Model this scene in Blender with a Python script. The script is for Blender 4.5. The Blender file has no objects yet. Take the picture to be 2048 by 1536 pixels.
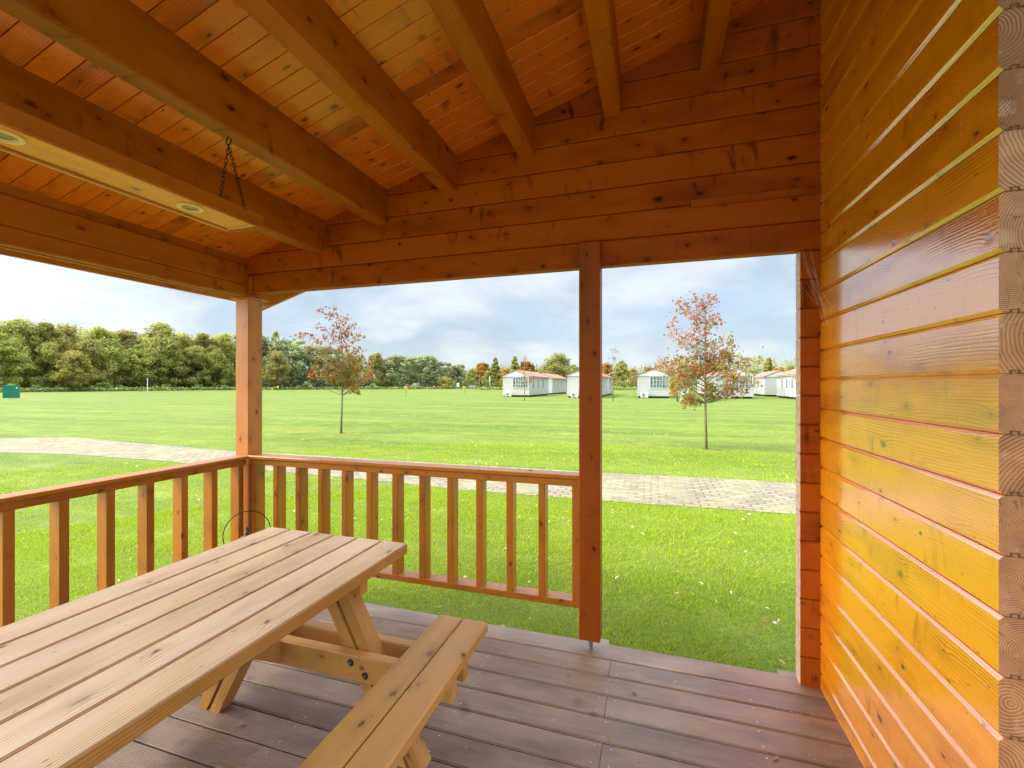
import bpy, math, random
import numpy as np
from mathutils import Vector, Matrix

# ---------------------------------------------------------------- camera, sky, sun, exposure
S = bpy.context.scene
COL = S.collection
R = math.radians
THETA = math.atan(281 / 891)          # camera is turned left of the porch's outward axis (+Y)
EYE = 1.42
cam_d = bpy.data.cameras.new('camera'); cam = bpy.data.objects.new('camera', cam_d); COL.objects.link(cam)
cam.location = (0, 0, EYE); cam.rotation_euler = (R(90), 0, THETA)
cam_d.sensor_width = 36; cam_d.lens = 36 * 891 / 2048
cam_d.shift_y = (770 - 768) / 2048
cam_d.clip_start = 0.02; cam_d.clip_end = 3000
S.camera = cam

SUN_DIR = Vector((-0.72, -0.34, 1.15)).normalized()      # towards the sun
SUN_EL = math.asin(SUN_DIR.z); SUN_ROT = math.atan2(SUN_DIR.x, SUN_DIR.y)
sd = bpy.data.lights.new('sun', 'SUN'); sun = bpy.data.objects.new('sun', sd); COL.objects.link(sun)
sd.energy = 1.9; sd.angle = R(22); sd.color = (1, 0.955, 0.88)
sun.rotation_euler = SUN_DIR.to_track_quat('Z', 'Y').to_euler(); sun.location = (-10, -10, 30)

S.view_settings.view_transform = 'Standard'; S.view_settings.look = 'None'
S.view_settings.gamma = 1; S.view_settings.use_curve_mapping = False
S.view_settings.exposure = 1.4
S.cycles.max_bounces = 10; S.cycles.diffuse_bounces = 6; S.cycles.glossy_bounces = 4
S.cycles.transparent_max_bounces = 12
S.cycles.sample_clamp_indirect = 6


class NT:
    """tiny helper for writing node graphs"""
    def __init__(s, tree): s.t = tree; s.n = tree.nodes; s.l = tree.links; s.n.clear()
    def new(s, typ, **kw):
        n = s.n.new(typ)
        for k, v in kw.items(): setattr(n, k, v)
        return n
    def put(s, sock, v):
        if isinstance(v, bpy.types.NodeSocket): s.l.new(v, sock)
        else: sock.default_value = v
    def math(s, op, a, b=0.0, c=None, clamp=False):
        n = s.new('ShaderNodeMath', operation=op); n.use_clamp = clamp
        s.put(n.inputs[0], a); s.put(n.inputs[1], b)
        if c is not None: s.put(n.inputs[2], c)
        return n.outputs[0]
    def vmath(s, op, a, b=(0, 0, 0), out=0):
        n = s.new('ShaderNodeVectorMath', operation=op); s.put(n.inputs[0], a)
        if op == 'SCALE': s.put(n.inputs['Scale'], b)
        else: s.put(n.inputs[1], b)
        return n.outputs[out]
    def mix(s, f, a, b, blend='MIX'):
        n = s.new('ShaderNodeMix', data_type='RGBA', blend_type=blend)
        s.put(n.inputs[0], f); s.put(n.inputs[6], a); s.put(n.inputs[7], b)
        return n.outputs[2]
    def rng(s, v, a, b, c=0.0, d=1.0, smooth=False):
        n = s.new('ShaderNodeMapRange'); n.clamp = True
        if smooth: n.interpolation_type = 'SMOOTHSTEP'
        for i, q in enumerate((v, a, b, c, d)): s.put(n.inputs[i], q)
        return n.outputs[0]
    def noise(s, vec, scale, detail=3, rough=0.55, dist=0.0, out=0):
        n = s.new('ShaderNodeTexNoise')
        if vec is not None: s.put(n.inputs['Vector'], vec)
        s.put(n.inputs['Scale'], scale); s.put(n.inputs['Detail'], detail); s.put(n.inputs['Roughness'], rough)
        s.put(n.inputs['Distortion'], dist)
        return n.outputs[out]
    def comb(s, x, y, z=0.0):
        n = s.new('ShaderNodeCombineXYZ'); s.put(n.inputs[0], x); s.put(n.inputs[1], y); s.put(n.inputs[2], z); return n.outputs[0]
    def sep(s, v):
        n = s.new('ShaderNodeSeparateXYZ'); s.put(n.inputs[0], v); return n.outputs
    def attr(s, name, out='Fac'):
        n = s.new('ShaderNodeAttribute'); n.attribute_name = name; return n.outputs[out]
    def ramp(s, v, stops):
        n = s.new('ShaderNodeValToRGB'); s.put(n.inputs[0], v); e = n.color_ramp.elements
        while len(e) > 1: e.remove(e[-1])
        e[0].position = stops[0][0]; e[0].color = (*stops[0][1], 1)
        for p, c in stops[1:]: q = e.new(p); q.color = (*c, 1)
        return n.outputs[0]
    def bump(s, h, strength=0.3, dist=0.01, normal=None):
        n = s.new('ShaderNodeBump'); s.put(n.inputs['Height'], h); n.inputs['Strength'].default_value = strength
        n.inputs['Distance'].default_value = dist
        if normal is not None: s.put(n.inputs['Normal'], normal)
        return n.outputs[0]
    def principled(s, col, rough=0.5, normal=None, coat=0.0, coat_rough=0.1, coat_ior=1.5, metal=0.0, spec=0.5, trans=0.0, alpha=None):
        p = s.new('ShaderNodeBsdfPrincipled')
        s.put(p.inputs['Base Color'], col if isinstance(col, bpy.types.NodeSocket) else (*col, 1))
        s.put(p.inputs['Roughness'], rough); s.put(p.inputs['Metallic'], metal)
        s.put(p.inputs['Specular IOR Level'], spec)
        s.put(p.inputs['Coat Weight'], coat); s.put(p.inputs['Coat Roughness'], coat_rough); s.put(p.inputs['Coat IOR'], coat_ior)
        if normal is not None: s.put(p.inputs['Normal'], normal); s.put(p.inputs['Coat Normal'], normal)
        return p
    def out(s, shader):
        o = s.new('ShaderNodeOutputMaterial'); s.l.new(shader, o.inputs[0])


def newmat(name):
    m = bpy.data.materials.new(name); m.use_nodes = True
    return m, NT(m.node_tree)


# world: Nishita sky under broken cloud, brighter overhead as a clouded sky is
W = bpy.data.worlds.new('World'); S.world = W; W.use_nodes = True
w = NT(W.node_tree)
sky = w.new('ShaderNodeTexSky', sky_type='NISHITA'); sky.sun_disc = False
sky.sun_elevation = SUN_EL; sky.sun_rotation = SUN_ROT; sky.altitude = 0; sky.air_density = 1.0; sky.dust_density = 1.2; sky.ozone_density = 1.5
dirv = w.new('ShaderNodeTexCoord').outputs['Generated']
dx, dy, dz = w.sep(dirv)
den = w.math('ADD', w.math('MAXIMUM', dz, 0.0), 0.38)
px = w.math('DIVIDE', dx, den); py = w.math('DIVIDE', dy, den)
pv = w.comb(px, w.math('MULTIPLY', py, 1.0), w.math('MULTIPLY', dz, 2.0))
n1 = w.noise(pv, 1.15, 7, 0.52, 0.25)
n2 = w.noise(w.vmath('ADD', pv, (7.3, 2.1, 0)), 2.1, 6, 0.55, 0.35)
cover = w.rng(n1, 0.30, 0.52, 0, 1, True)
shade = w.rng(n2, 0.34, 0.66, 0, 1, True)
blue = w.mix(w.rng(dz, 0.0, 0.55), (0.235, 0.290, 0.345, 1), (0.160, 0.230, 0.335, 1))
cloud = w.mix(shade, (0.205, 0.245, 0.286, 1), (0.360, 0.376, 0.388, 1))
base = w.mix(w.math('MULTIPLY', cover, 0.9), blue, cloud)
lift = w.rng(dz, 0.36, 0.85, 1.0, 5.5, True)
low = w.mix(w.rng(dz, 0.0, 0.10, 0.55, 0.0), base, (0.285, 0.325, 0.360, 1))
lit = w.vmath('SCALE', low, lift)
# glow lobe added low in the unseen sky, left and behind, to brighten the porch
GLOW = Vector((-0.97, -0.27, 0.29)).normalized()
dt = w.math('SUBTRACT', w.vmath('DOT_PRODUCT', dirv, tuple(GLOW), out=1), 1.0)
gl = w.math('MULTIPLY', w.math('POWER', 2.718, w.math('MULTIPLY', dt, 18.0)), w.rng(dz, 0.0, 0.06, 0.25, 1.0))
lit = w.vmath('ADD', lit, w.vmath('SCALE', w.comb(8.6, 8.0, 7.3), gl))
bg1 = w.new('ShaderNodeBackground'); w.l.new(lit, bg1.inputs[0]); bg1.inputs[1].default_value = 1.0
bg2 = w.new('ShaderNodeBackground'); w.l.new(sky.outputs[0], bg2.inputs[0]); bg2.inputs[1].default_value = 0.10
ms = w.new('ShaderNodeMixShader'); ms.inputs[0].default_value = 0.12
w.l.new(bg1.outputs[0], ms.inputs[1]); w.l.new(bg2.outputs[0], ms.inputs[2])
wo = w.new('ShaderNodeOutputWorld'); w.l.new(ms.outputs[0], wo.inputs[0])

# ---------------------------------------------------------------- helpers
rnd = random.Random(11)
GZ = -0.15                                        # lawn level; the deck's top is z = 0


def ray(u, v):
    a = (u - 1024) / 891; s, c = math.sin(THETA), math.cos(THETA)
    return (-s + a * c, c + a * s, -(v - 770) / 891)


def ground_at(u, depth):
    """a spot on the lawn in the direction of photo column u at a given distance along the view"""
    d = ray(u, 770); return (d[0] * depth, d[1] * depth)


def tag(o, label=None, cat=None, group=None, kind=None):
    if label: o['label'] = label
    if cat: o['category'] = cat
    if group: o['group'] = group
    if kind: o['kind'] = kind
    return o


def thing(name, loc, label, cat, group=None):
    o = bpy.data.objects.new(name, None); COL.objects.link(o); o.location = loc
    o.empty_display_size = 0.1
    return tag(o, label, cat, group)


def copy_tree(o, parent=None):
    c = o.copy(); COL.objects.link(c); c.parent = parent
    for ch in list(o.children): copy_tree(ch, c)
    return c


class MB:
    """collects polygons with board UVs (metres along / across the grain) and a random id per board"""
    def __init__(s): s.v = []; s.f = []; s.uv = []; s.bid = []; s.mi = []; s.sm = []
    def poly(s, pts, uvs=None, bid=0.0, mi=0, smooth=False):
        b = len(s.v); s.v += [tuple(p) for p in pts]; s.f.append(tuple(range(b, b + len(pts))))
        s.uv.append(uvs or [(0, 0)] * len(pts)); s.bid.append(bid); s.mi.append(mi); s.sm.append(smooth)
    def extrude(s, o, a, b, n, L, prof, bid=None, end_mi=0, cap=True, smooth=False, pith=(0, 0)):
        """profile points (in b, n coordinates, counter-clockwise seen against a) swept along unit vector a"""
        o = Vector(o); a = Vector(a); b = Vector(b); n = Vector(n)
        if bid is None: bid = rnd.random()
        P = [o + b * q[0] + n * q[1] for q in prof]; A = a * L; per = 0.0; k = len(prof)
        flip = a.dot(b.cross(n)) < 0
        for i in range(k):
            j = (i + 1) % k; d = (P[j] - P[i]).length
            q = [P[i], P[j], P[j] + A, P[i] + A]; t = [(0, per), (0, per + d), (L, per + d), (L, per)]
            if not flip: pass
            else: q.reverse(); t.reverse()
            s.poly(q, t, bid, 0, smooth); per += d
        if cap:
            e = [(q[0] - pith[0], q[1] - pith[1]) for q in prof]
            c0, t0 = list(reversed(P)), list(reversed(e)); c1, t1 = [p + A for p in P], list(e)
            if flip: c0.reverse(); t0.reverse(); c1.reverse(); t1.reverse()
            s.poly(c0, t0, bid, end_mi); s.poly(c1, t1, bid, end_mi)
    def board(s, o, a, b, n, L, W_, T, ch=0.003, bid=None, end_mi=0, pith=(0, 0)):
        c = min(ch, W_ * .3, T * .3)
        prof = [(c, 0), (W_ - c, 0), (W_, c), (W_, T - c), (W_ - c, T), (c, T), (0, T - c), (0, c)]
        s.extrude(o, a, b, n, L, prof, bid, end_mi, pith=pith)
    def box(s, x0, x1, y0, y1, z0, z1, along='x', ch=0.002, bid=None, end_mi=0):
        if along == 'x': s.board((x0, y0, z0), (1, 0, 0), (0, 1, 0), (0, 0, 1), x1 - x0, y1 - y0, z1 - z0, ch, bid, end_mi)
        elif along == 'y': s.board((x1, y0, z0), (0, 1, 0), (-1, 0, 0), (0, 0, 1), y1 - y0, x1 - x0, z1 - z0, ch, bid, end_mi)
        else: s.board((x0, y0, z0), (0, 0, 1), (1, 0, 0), (0, 1, 0), z1 - z0, x1 - x0, y1 - y0, ch, bid, end_mi)
    def tube(s, pts, r, seg=8, closed=False, r2=None, bid=0.0, mi=0):
        pts = [Vector(p) for p in pts]; k = len(pts); rings = []
        up = Vector((0, 0, 1)); prev = None
        for i, p in enumerate(pts):
            t = (pts[(i + 1) % k] - pts[i - 1]) if closed else (pts[min(i + 1, k - 1)] - pts[max(i - 1, 0)])
            t.normalize()
            if prev is None:
                ref = up if abs(t.z) < 0.9 else Vector((1, 0, 0)); x = t.cross(ref).normalized()
            else:
                x = (prev - t * prev.dot(t)); x = x.normalized() if x.length > 1e-6 else t.orthogonal().normalized()
            prev = x; y = t.cross(x)
            rr = r if r2 is None else r + (r2 - r) * i / max(1, k - 1)
            rings.append([p + (x * math.cos(q * 2 * math.pi / seg) + y * math.sin(q * 2 * math.pi / seg)) * rr for q in range(seg)])
        m = k if closed else k - 1; per = 0
        for i in range(m):
            A, B = rings[i], rings[(i + 1) % k]; d = (pts[(i + 1) % k] - pts[i]).length
            for q in range(seg):
                z = (q + 1) % seg; c = 2 * math.pi * r / seg
                s.poly([A[q], A[z], B[z], B[q]], [(per, q * c), (per, (q + 1) * c), (per + d, (q + 1) * c), (per + d, q * c)], bid, mi, True)
            per += d
        if not closed:
            s.poly(list(reversed(rings[0])), None, bid, mi); s.poly(rings[-1], None, bid, mi)
    def lathe(s, c, prof, seg=20, mi=0):
        rings = [[(c[0] + r * math.cos(2 * math.pi * q / seg), c[1] + r * math.sin(2 * math.pi * q / seg), c[2] + z) for q in range(seg)] for r, z in prof]
        for A, B in zip(rings, rings[1:]):
            for q in range(seg):
                z = (q + 1) % seg; s.poly([A[q], A[z], B[z], B[q]], None, 0, mi, True)
        s.poly(list(reversed(rings[0])), None, 0, mi); s.poly(rings[-1], None, 0, mi)
    def build(s, name, mats, parent=None, merge=False):
        me = bpy.data.meshes.new(name); me.from_pydata(s.v, [], s.f)
        uvl = me.uv_layers.new(name='UVMap'); uvl.data.foreach_set('uv', [c for f in s.uv for t in f for c in t])
        at = me.attributes.new('bid', 'FLOAT', 'FACE'); at.data.foreach_set('value', s.bid)
        for m in (mats if isinstance(mats, (list, tuple)) else [mats]): me.materials.append(m)
        me.polygons.foreach_set('material_index', s.mi); me.polygons.foreach_set('use_smooth', s.sm)
        me.update()
        if merge:
            import bmesh
            bm = bmesh.new(); bm.from_mesh(me); bmesh.ops.remove_doubles(bm, verts=bm.verts, dist=1e-5); bm.to_mesh(me); bm.free()
        o = bpy.data.objects.new(name, me); COL.objects.link(o)
        if parent is not None: o.parent = parent
        return o


# ---------------------------------------------------------------- materials
def wood(name, light, dark, knot, rough=0.45, coat=0.0, coat_rough=0.2, coat_ior=1.5, knots=0.55, lines=0.5, blot=0.35, vary=0.25, bump=0.25, weather=None, ringf=700.0, drips=False, smudge=0.0, spec=0.5):
    m, t = newmat(name)
    uvn = t.new('ShaderNodeUVMap'); uvn.uv_map = 'UVMap'
    u, v, _ = t.sep(uvn.outputs[0]); bid = t.attr('bid')
    U = t.math('MULTIPLY_ADD', bid, 37.7, u); V = t.math('MULTIPLY_ADD', bid, 13.3, v)
    # knots
    kv = t.comb(t.math('MULTIPLY', U, 5.2), t.math('MULTIPLY', V, 8.5), t.math('MULTIPLY', bid, 9.0))
    kv = t.vmath('ADD', kv, t.vmath('SCALE', t.noise(t.comb(t.math('MULTIPLY', U, 20), t.math('MULTIPLY', V, 50)), 1.0, 2, out=1), 0.16))
    vo = t.new('ShaderNodeTexVoronoi', voronoi_dimensions='2D'); t.put(vo.inputs['Vector'], kv); vo.inputs['Scale'].default_value = 1.0; vo.inputs['Randomness'].default_value = 1.0
    dist = vo.outputs['Distance']; cr, cg, cb = t.sep(vo.outputs['Color'])
    has = t.math('LESS_THAN', cr, knots * 0.62)
    rad = t.math('MULTIPLY_ADD', t.math('MULTIPLY', cg, cg), 0.105, 0.036)
    km = t.math('MULTIPLY', t.rng(dist, t.math('MULTIPLY', rad, 1.15), t.math('MULTIPLY', rad, 0.3), 0, 1, True), has)
    halo = t.math('MULTIPLY', t.math('POWER', 2.718, t.math('MULTIPLY', dist, -6.0)), has)
    # rings flowing round the knots
    warp = t.noise(t.comb(t.math('MULTIPLY', U, 0.9), t.math('MULTIPLY', V, 7.0), t.math('MULTIPLY', bid, 20.0)), 1.0, 3, 0.5)
    ph = t.math('ADD', t.math('ADD', t.math('MULTIPLY', V, ringf), t.math('MULTIPLY', warp, 46.0)), t.math('MULTIPLY', halo, 15.0))
    ln = t.math('POWER', t.math('MULTIPLY_ADD', t.math('SINE', ph), 0.5, 0.5), 2.6)
    strong = t.rng(t.noise(t.comb(t.math('MULTIPLY', U, 0.7), t.math('MULTIPLY', V, 11.0), bid), 1.0, 2), 0.35, 0.65)
    ln = t.math('MULTIPLY', ln, t.math('MULTIPLY_ADD', strong, 0.8, 0.2))
    fine = t.noise(t.comb(t.math('MULTIPLY', U, 9.0), t.math('MULTIPLY', V, 420.0), bid), 1.0, 3, 0.6)
    bl = t.noise(t.comb(t.math('MULTIPLY', U, 2.6), t.math('MULTIPLY', V, 9.0), t.math('MULTIPLY', bid, 7.0)), 1.0, 4, 0.6)
    wn = t.new('ShaderNodeTexWhiteNoise', noise_dimensions='1D'); t.put(wn.inputs['W'], t.math('MULTIPLY', bid, 91.7))
    f = t.math('ADD', t.math('MULTIPLY', ln, lines), t.math('MULTIPLY', t.math('SUBTRACT', fine, 0.5), 0.45))
    f = t.math('ADD', f, t.math('MULTIPLY', t.math('SUBTRACT', bl, 0.5), blot * 2.0))
    f = t.math('ADD', f, t.math('MULTIPLY', t.math('SUBTRACT', wn.outputs[0], 0.5), vary * 2))
    f = t.math('ADD', f, t.math('MULTIPLY', halo, 0.55), clamp=True)
    if smudge:      # stain that soaked in deeper: feathery dark strokes lying across the grain
        sm1 = t.noise(t.comb(t.math('MULTIPLY', U, 16.0), t.math('MULTIPLY', V, 3.5), t.math('MULTIPLY', bid, 31.0)), 1.0, 3, 0.55, 0.6)
        sm2 = t.noise(t.comb(t.math('MULTIPLY', U, 2.2), t.math('MULTIPLY', V, 5.0), t.math('MULTIPLY', bid, 11.0)), 1.0, 2)
        sm_ = t.math('MULTIPLY', t.rng(sm1, 0.56, 0.74, 0, 1, True), t.rng(sm2, 0.42, 0.62))
    col = t.mix(f, (*light, 1), (*dark, 1))
    if smudge: col = t.mix(t.math('MULTIPLY', sm_, smudge), col, (dark[0] * .45, dark[1] * .4, dark[2] * .4, 1))
    wcol = t.sep(wn.outputs[1])
    col = t.mix(t.math('MULTIPLY', t.math('SUBTRACT', wcol[1], 0.3, clamp=True), vary), col, t.mix(1.0, col, (1.0, 0.80, 0.62, 1), 'MULTIPLY'))
    if weather is not None:
        wf = t.noise(t.comb(t.math('MULTIPLY', U, 3.0), t.math('MULTIPLY', V, 24.0), bid), 1.0, 4, 0.65)
        col = t.mix(t.rng(wf, 0.45, 0.75, 0, 0.65), col, (*weather, 1))
        nz = t.sep(t.new('ShaderNodeNewGeometry').outputs['Normal'])[2]
        col = t.mix(t.rng(nz, 0.6, 0.95, 1, 0), col, t.mix(f, (0.60, 0.30, 0.09, 1), (0.36, 0.15, 0.035, 1)))
    if drips:      # little runs of varnish that dried along the lower edges of the boards
        dn = t.new('ShaderNodeTexVoronoi', voronoi_dimensions='2D'); t.put(dn.inputs['Vector'], t.comb(t.math('MULTIPLY', U, 26), t.math('MULTIPLY', V, 13))); dn.inputs['Scale'].default_value = 1
        dm = t.math('MULTIPLY', t.rng(dn.outputs['Distance'], 0.10, 0.05, 0, 1), t.math('LESS_THAN', t.sep(dn.outputs['Color'])[0], 0.22))
        col = t.mix(t.math('MULTIPLY', dm, 0.35), col, (0.95, 0.62, 0.22, 1))
    kcol = t.mix(t.math('MULTIPLY', t.rng(dist, 0, t.math('MULTIPLY', rad, 0.5)), 1.0), (knot[0] * .45, knot[1] * .5, knot[2] * .5, 1), (*knot, 1))
    col = t.mix(t.math('MULTIPLY', km, t.math('MULTIPLY_ADD', cb, 0.6, 0.38)), col, kcol)
    # pitch flecks
    fl = t.new('ShaderNodeTexVoronoi', voronoi_dimensions='2D'); t.put(fl.inputs['Vector'], t.comb(t.math('MULTIPLY', U, 14), t.math('MULTIPLY', V, 30))); fl.inputs['Scale'].default_value = 1
    fm = t.math('MULTIPLY', t.rng(fl.outputs['Distance'], 0.09, 0.04), t.math('LESS_THAN', t.sep(fl.outputs['Color'])[0], 0.10))
    col = t.mix(t.math('MULTIPLY', fm, 0.6), col, (knot[0] * .7, knot[1] * .7, knot[2] * .7, 1))
    h = t.math('ADD', t.math('MULTIPLY', ln, -0.6), t.math('ADD', t.math('MULTIPLY', fine, 0.5), t.math('MULTIPLY', km, -0.8)))
    nb = t.bump(h, bump, 0.0012)
    nb = t.bump(bl, 0.25, 0.006, nb)
    rg = t.math('MULTIPLY_ADD', fine, 0.2, rough - 0.1)
    p = t.principled(col, rg, nb, coat, coat_rough, coat_ior, spec=spec)
    t.out(p.outputs[0]); return m


def endgrain(name, light, dark, rough=0.6):
    m, t = newmat(name)
    uvn = t.new('ShaderNodeUVMap'); uvn.uv_map = 'UVMap'
    bid = t.attr('bid')
    q = t.vmath('ADD', uvn.outputs[0], t.vmath('SCALE', t.noise(t.vmath('ADD', uvn.outputs[0], t.comb(bid, bid)), 14.0, 3, 0.5, out=1), 0.012))
    q = t.vmath('SUBTRACT', q, (0.006, 0.006, 0.0))
    qx, qy, _ = t.sep(q)
    r = t.vmath('LENGTH', t.comb(qx, qy, 0.0), out=1)
    ph = t.math('ADD', t.math('MULTIPLY', r, t.math('MULTIPLY_ADD', bid, 900.0, 750.0)), t.math('MULTIPLY', t.noise(uvn.outputs[0], 25, 2), 5.0))
    ln = t.math('POWER', t.math('MULTIPLY_ADD', t.math('SINE', ph), 0.5, 0.5), 1.6)
    big = t.noise(t.vmath('ADD', uvn.outputs[0], t.comb(bid, bid)), 12, 4, 0.6)
    f = t.math('ADD', t.math('MULTIPLY', ln, 0.55), t.rng(big, 0.3, 0.7, -0.1, 0.5), clamp=True)
    col = t.mix(f, (*light, 1), (*dark, 1))
    # drying cracks running out from the pith
    an = t.math('ARCTAN2', qy, qx)
    ck = t.noise(t.comb(t.math('MULTIPLY', an, 1.0), t.math('MULTIPLY', r, 3.0), t.math('MULTIPLY', bid, 50)), 3.0, 2)
    cm = t.math('MULTIPLY', t.rng(t.math('ABSOLUTE', t.math('SUBTRACT', ck, 0.62)), 0.012, 0.0), t.rng(r, 0.01, 0.03))
    col = t.mix(t.math('MULTIPLY', cm, 0.7), col, (0.12, 0.05, 0.02, 1))
    sm = t.rng(t.noise(t.vmath('ADD', uvn.outputs[0], t.comb(bid, 0.3)), 18, 3), 0.60, 0.70)
    col = t.mix(t.math('MULTIPLY', sm, t.math('MULTIPLY', ln, 0.5)), col, (0.75, 0.66, 0.6, 1))
    p = t.principled(col, rough, t.bump(t.math('SUBTRACT', t.math('MULTIPLY', ln, -1.0), cm), 0.5, 0.0015), 0.15, 0.35)
    t.out(p.outputs[0]); return m


def plain(name, col, rough=0.6, metal=0.0, var=0.12, scale=8.0, bump=0.0, coat=0.0, spec=0.5):
    m, t = newmat(name)
    tc = t.new('ShaderNodeTexCoord').outputs['Object']
    n = t.noise(tc, scale, 4, 0.6)
    k = t.rng(n, 0.3, 0.7, 1 - var, 1 + var)
    c = t.vmath('SCALE', t.comb(*col), k)
    p = t.principled(c, rough, t.bump(n, bump, 0.01) if bump else None, coat=coat, metal=metal, spec=spec)
    t.out(p.outputs[0]); return m


M = {}
KN = (0.10, 0.035, 0.012)
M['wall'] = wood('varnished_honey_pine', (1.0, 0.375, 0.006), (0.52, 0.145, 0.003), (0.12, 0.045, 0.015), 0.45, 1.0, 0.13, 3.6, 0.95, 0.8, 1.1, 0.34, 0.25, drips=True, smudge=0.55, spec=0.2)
M['gable'] = wood('stained_shaded_pine', (0.42, 0.086, 0.003), (0.17, 0.026, 0.001), (0.05, 0.010, 0.003), 0.6, 0.10, 0.35, 1.5, 1.1, 0.35, 0.85, 0.24, 0.15, smudge=0.95, spec=0.12)  # same pine as the right wall; its dimmer light is put into the colour
M['ceiling'] = wood('stained_ceiling_pine', (0.76, 0.205, 0.008), (0.27, 0.056, 0.002), (0.07, 0.018, 0.004), 0.45, 1.0, 0.20, 1.75, 1.5, 0.35, 0.8, 0.42, 0.12, smudge=0.7, spec=0.15)
M['purlin'] = wood('stained_beam_pine', (0.45, 0.130, 0.005), (0.20, 0.046, 0.002), (0.06, 0.015, 0.004), 0.5, 0.25, 0.3, 1.5, 0.9, 0.4, 0.7, 0.15, 0.15, smudge=0.75, spec=0.15)
M['rail'] = wood('stained_rail_pine', (0.46, 0.158, 0.012), (0.20, 0.055, 0.004), (0.08, 0.022, 0.007), 0.45, 0.6, 0.2, 1.6, 0.9, 0.45, 0.6, 0.3, 0.2, smudge=0.4, spec=0.2)
M['post'] = wood('stained_post_pine', (0.31, 0.066, 0.003), (0.18, 0.030, 0.001), (0.05, 0.010, 0.003), 0.5, 0.15, 0.35, 1.5, 0.9, 0.3, 0.5, 0.1, 0.15, smudge=0.5, spec=0.15)
M['cpost'] = wood('sun_faded_post_pine', (0.60, 0.235, 0.062), (0.36, 0.120, 0.026), (0.14, 0.045, 0.018), 0.5, 0.2, 0.35, 1.5, 0.8, 0.4, 0.5, 0.2, 0.15, spec=0.2)
M['table'] = wood('weathered_table_pine', (0.86, 0.64, 0.395), (0.46, 0.30, 0.145), (0.12, 0.085, 0.06), 0.6, 0.10, 0.4, 1.45, 0.8, 1.0, 0.75, 0.25, 0.3, weather=(0.72, 0.61, 0.48), spec=0.25)
M['frame'] = wood('oiled_table_frame_pine', (0.60, 0.315, 0.095), (0.29, 0.125, 0.032), (0.10, 0.04, 0.018), 0.5, 0.12, 0.4, 1.45, 0.9, 0.8, 0.55, 0.2, 0.25, spec=0.25)
M['light_box'] = wood('pale_lamp_box_pine', (0.80, 0.35, 0.05), (0.42, 0.15, 0.02), (0.22, 0.09, 0.025), 0.45, 0.3, 0.3, 1.5, 1.1, 0.6, 0.6, 0.1, 0.15, spec=0.2)
M['end'] = endgrain('log_end_grain', (0.60, 0.27, 0.125), (0.24, 0.082, 0.030))
M['end_dark'] = endgrain('beam_end_grain', (0.62, 0.33, 0.12), (0.38, 0.17, 0.05))
M['end_stained_shaded'] = endgrain('stained_shaded_log_end_grain', (0.34, 0.120, 0.022), (0.16, 0.042, 0.008))  # upper log ends: darker stain, with the shade up there mixed into the colour
M['pale_end'] = plain('pale_weathered_log_end', (0.60, 0.40, 0.29), 0.6, var=0.3, scale=30)

# deck boards: ribbed, greyed hardwood
m, t = newmat('ribbed_grey_decking')
uvn = t.new('ShaderNodeUVMap'); uvn.uv_map = 'UVMap'; u, v, _ = t.sep(uvn.outputs[0]); bid = t.attr('bid')
geo = t.new('ShaderNodeNewGeometry').outputs['Position']; gx, gy, gz = t.sep(geo)
U = t.math('MULTIPLY_ADD', bid, 41.0, u); V = t.math('MULTIPLY_ADD', bid, 7.7, v)
rib = t.math('MULTIPLY_ADD', t.math('SINE', t.math('MULTIPLY', v, 2 * math.pi / 0.0062)), 0.5, 0.5)
worn = t.rng(t.noise(t.comb(gx, t.math('MULTIPLY', gy, 2.0)), 2.2, 4, 0.65), 0.38, 0.62)
outer = t.rng(gy, 1.55, 2.15, 1.0, 0.12)
rib_amt = t.math('MULTIPLY', outer, t.math('MULTIPLY_ADD', worn, -0.4, 1.0))
fine = t.noise(t.comb(t.math('MULTIPLY', U, 7.0), t.math('MULTIPLY', V, 260.0), bid), 1.0, 4, 0.65)
blot = t.noise(t.comb(t.math('MULTIPLY', U, 2.4), t.math('MULTIPLY', V, 8.0), bid), 1.0, 5, 0.6)
wn = t.new('ShaderNodeTexWhiteNoise', noise_dimensions='1D'); t.put(wn.inputs['W'], t.math('MULTIPLY', bid, 77.7))
f = t.math('ADD', t.math('MULTIPLY', t.math('SUBTRACT', fine, 0.5), 0.9), t.math('ADD', t.math('MULTIPLY', t.math('SUBTRACT', blot, 0.5), 1.9), t.math('MULTIPLY_ADD', wn.outputs[0], 0.5, 0.22)), clamp=True)
col = t.mix(f, (0.38, 0.265, 0.18, 1), (0.13, 0.076, 0.045, 1))
wet = t.math('MULTIPLY', t.rng(gx, -0.15, 0.72, 0, 1, True), t.rng(t.noise(geo, 2.5, 3), 0.25, 0.6, 0.5, 1.0))
col = t.mix(t.math('MULTIPLY', wet, 0.75), col, t.mix(f, (0.38, 0.12, 0.05, 1), (0.16, 0.046, 0.02, 1)))
grey = t.math('MULTIPLY', t.rng(gy, 1.4, 2.3), t.rng(t.noise(t.comb(t.math('MULTIPLY', gx, 1.2), t.math('MULTIPLY', gy, 5.0)), 3.0, 4), 0.35, 0.65))
col = t.mix(t.math('MULTIPLY', grey, 0.45), col, (0.16, 0.125, 0.10, 1))
ring = t.math('MULTIPLY', t.rng(t.noise(t.comb(gx, t.math('MULTIPLY', gy, 1.0), 4.0), 3.3, 2), 0.66, 0.70), 0.5)
col = t.mix(ring, col, (0.06, 0.04, 0.035, 1))
col = t.mix(t.math('MULTIPLY', t.math('MULTIPLY', t.math('SUBTRACT', 1.0, rib), rib_amt), 0.8), col, (0.06, 0.038, 0.03, 1))
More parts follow.
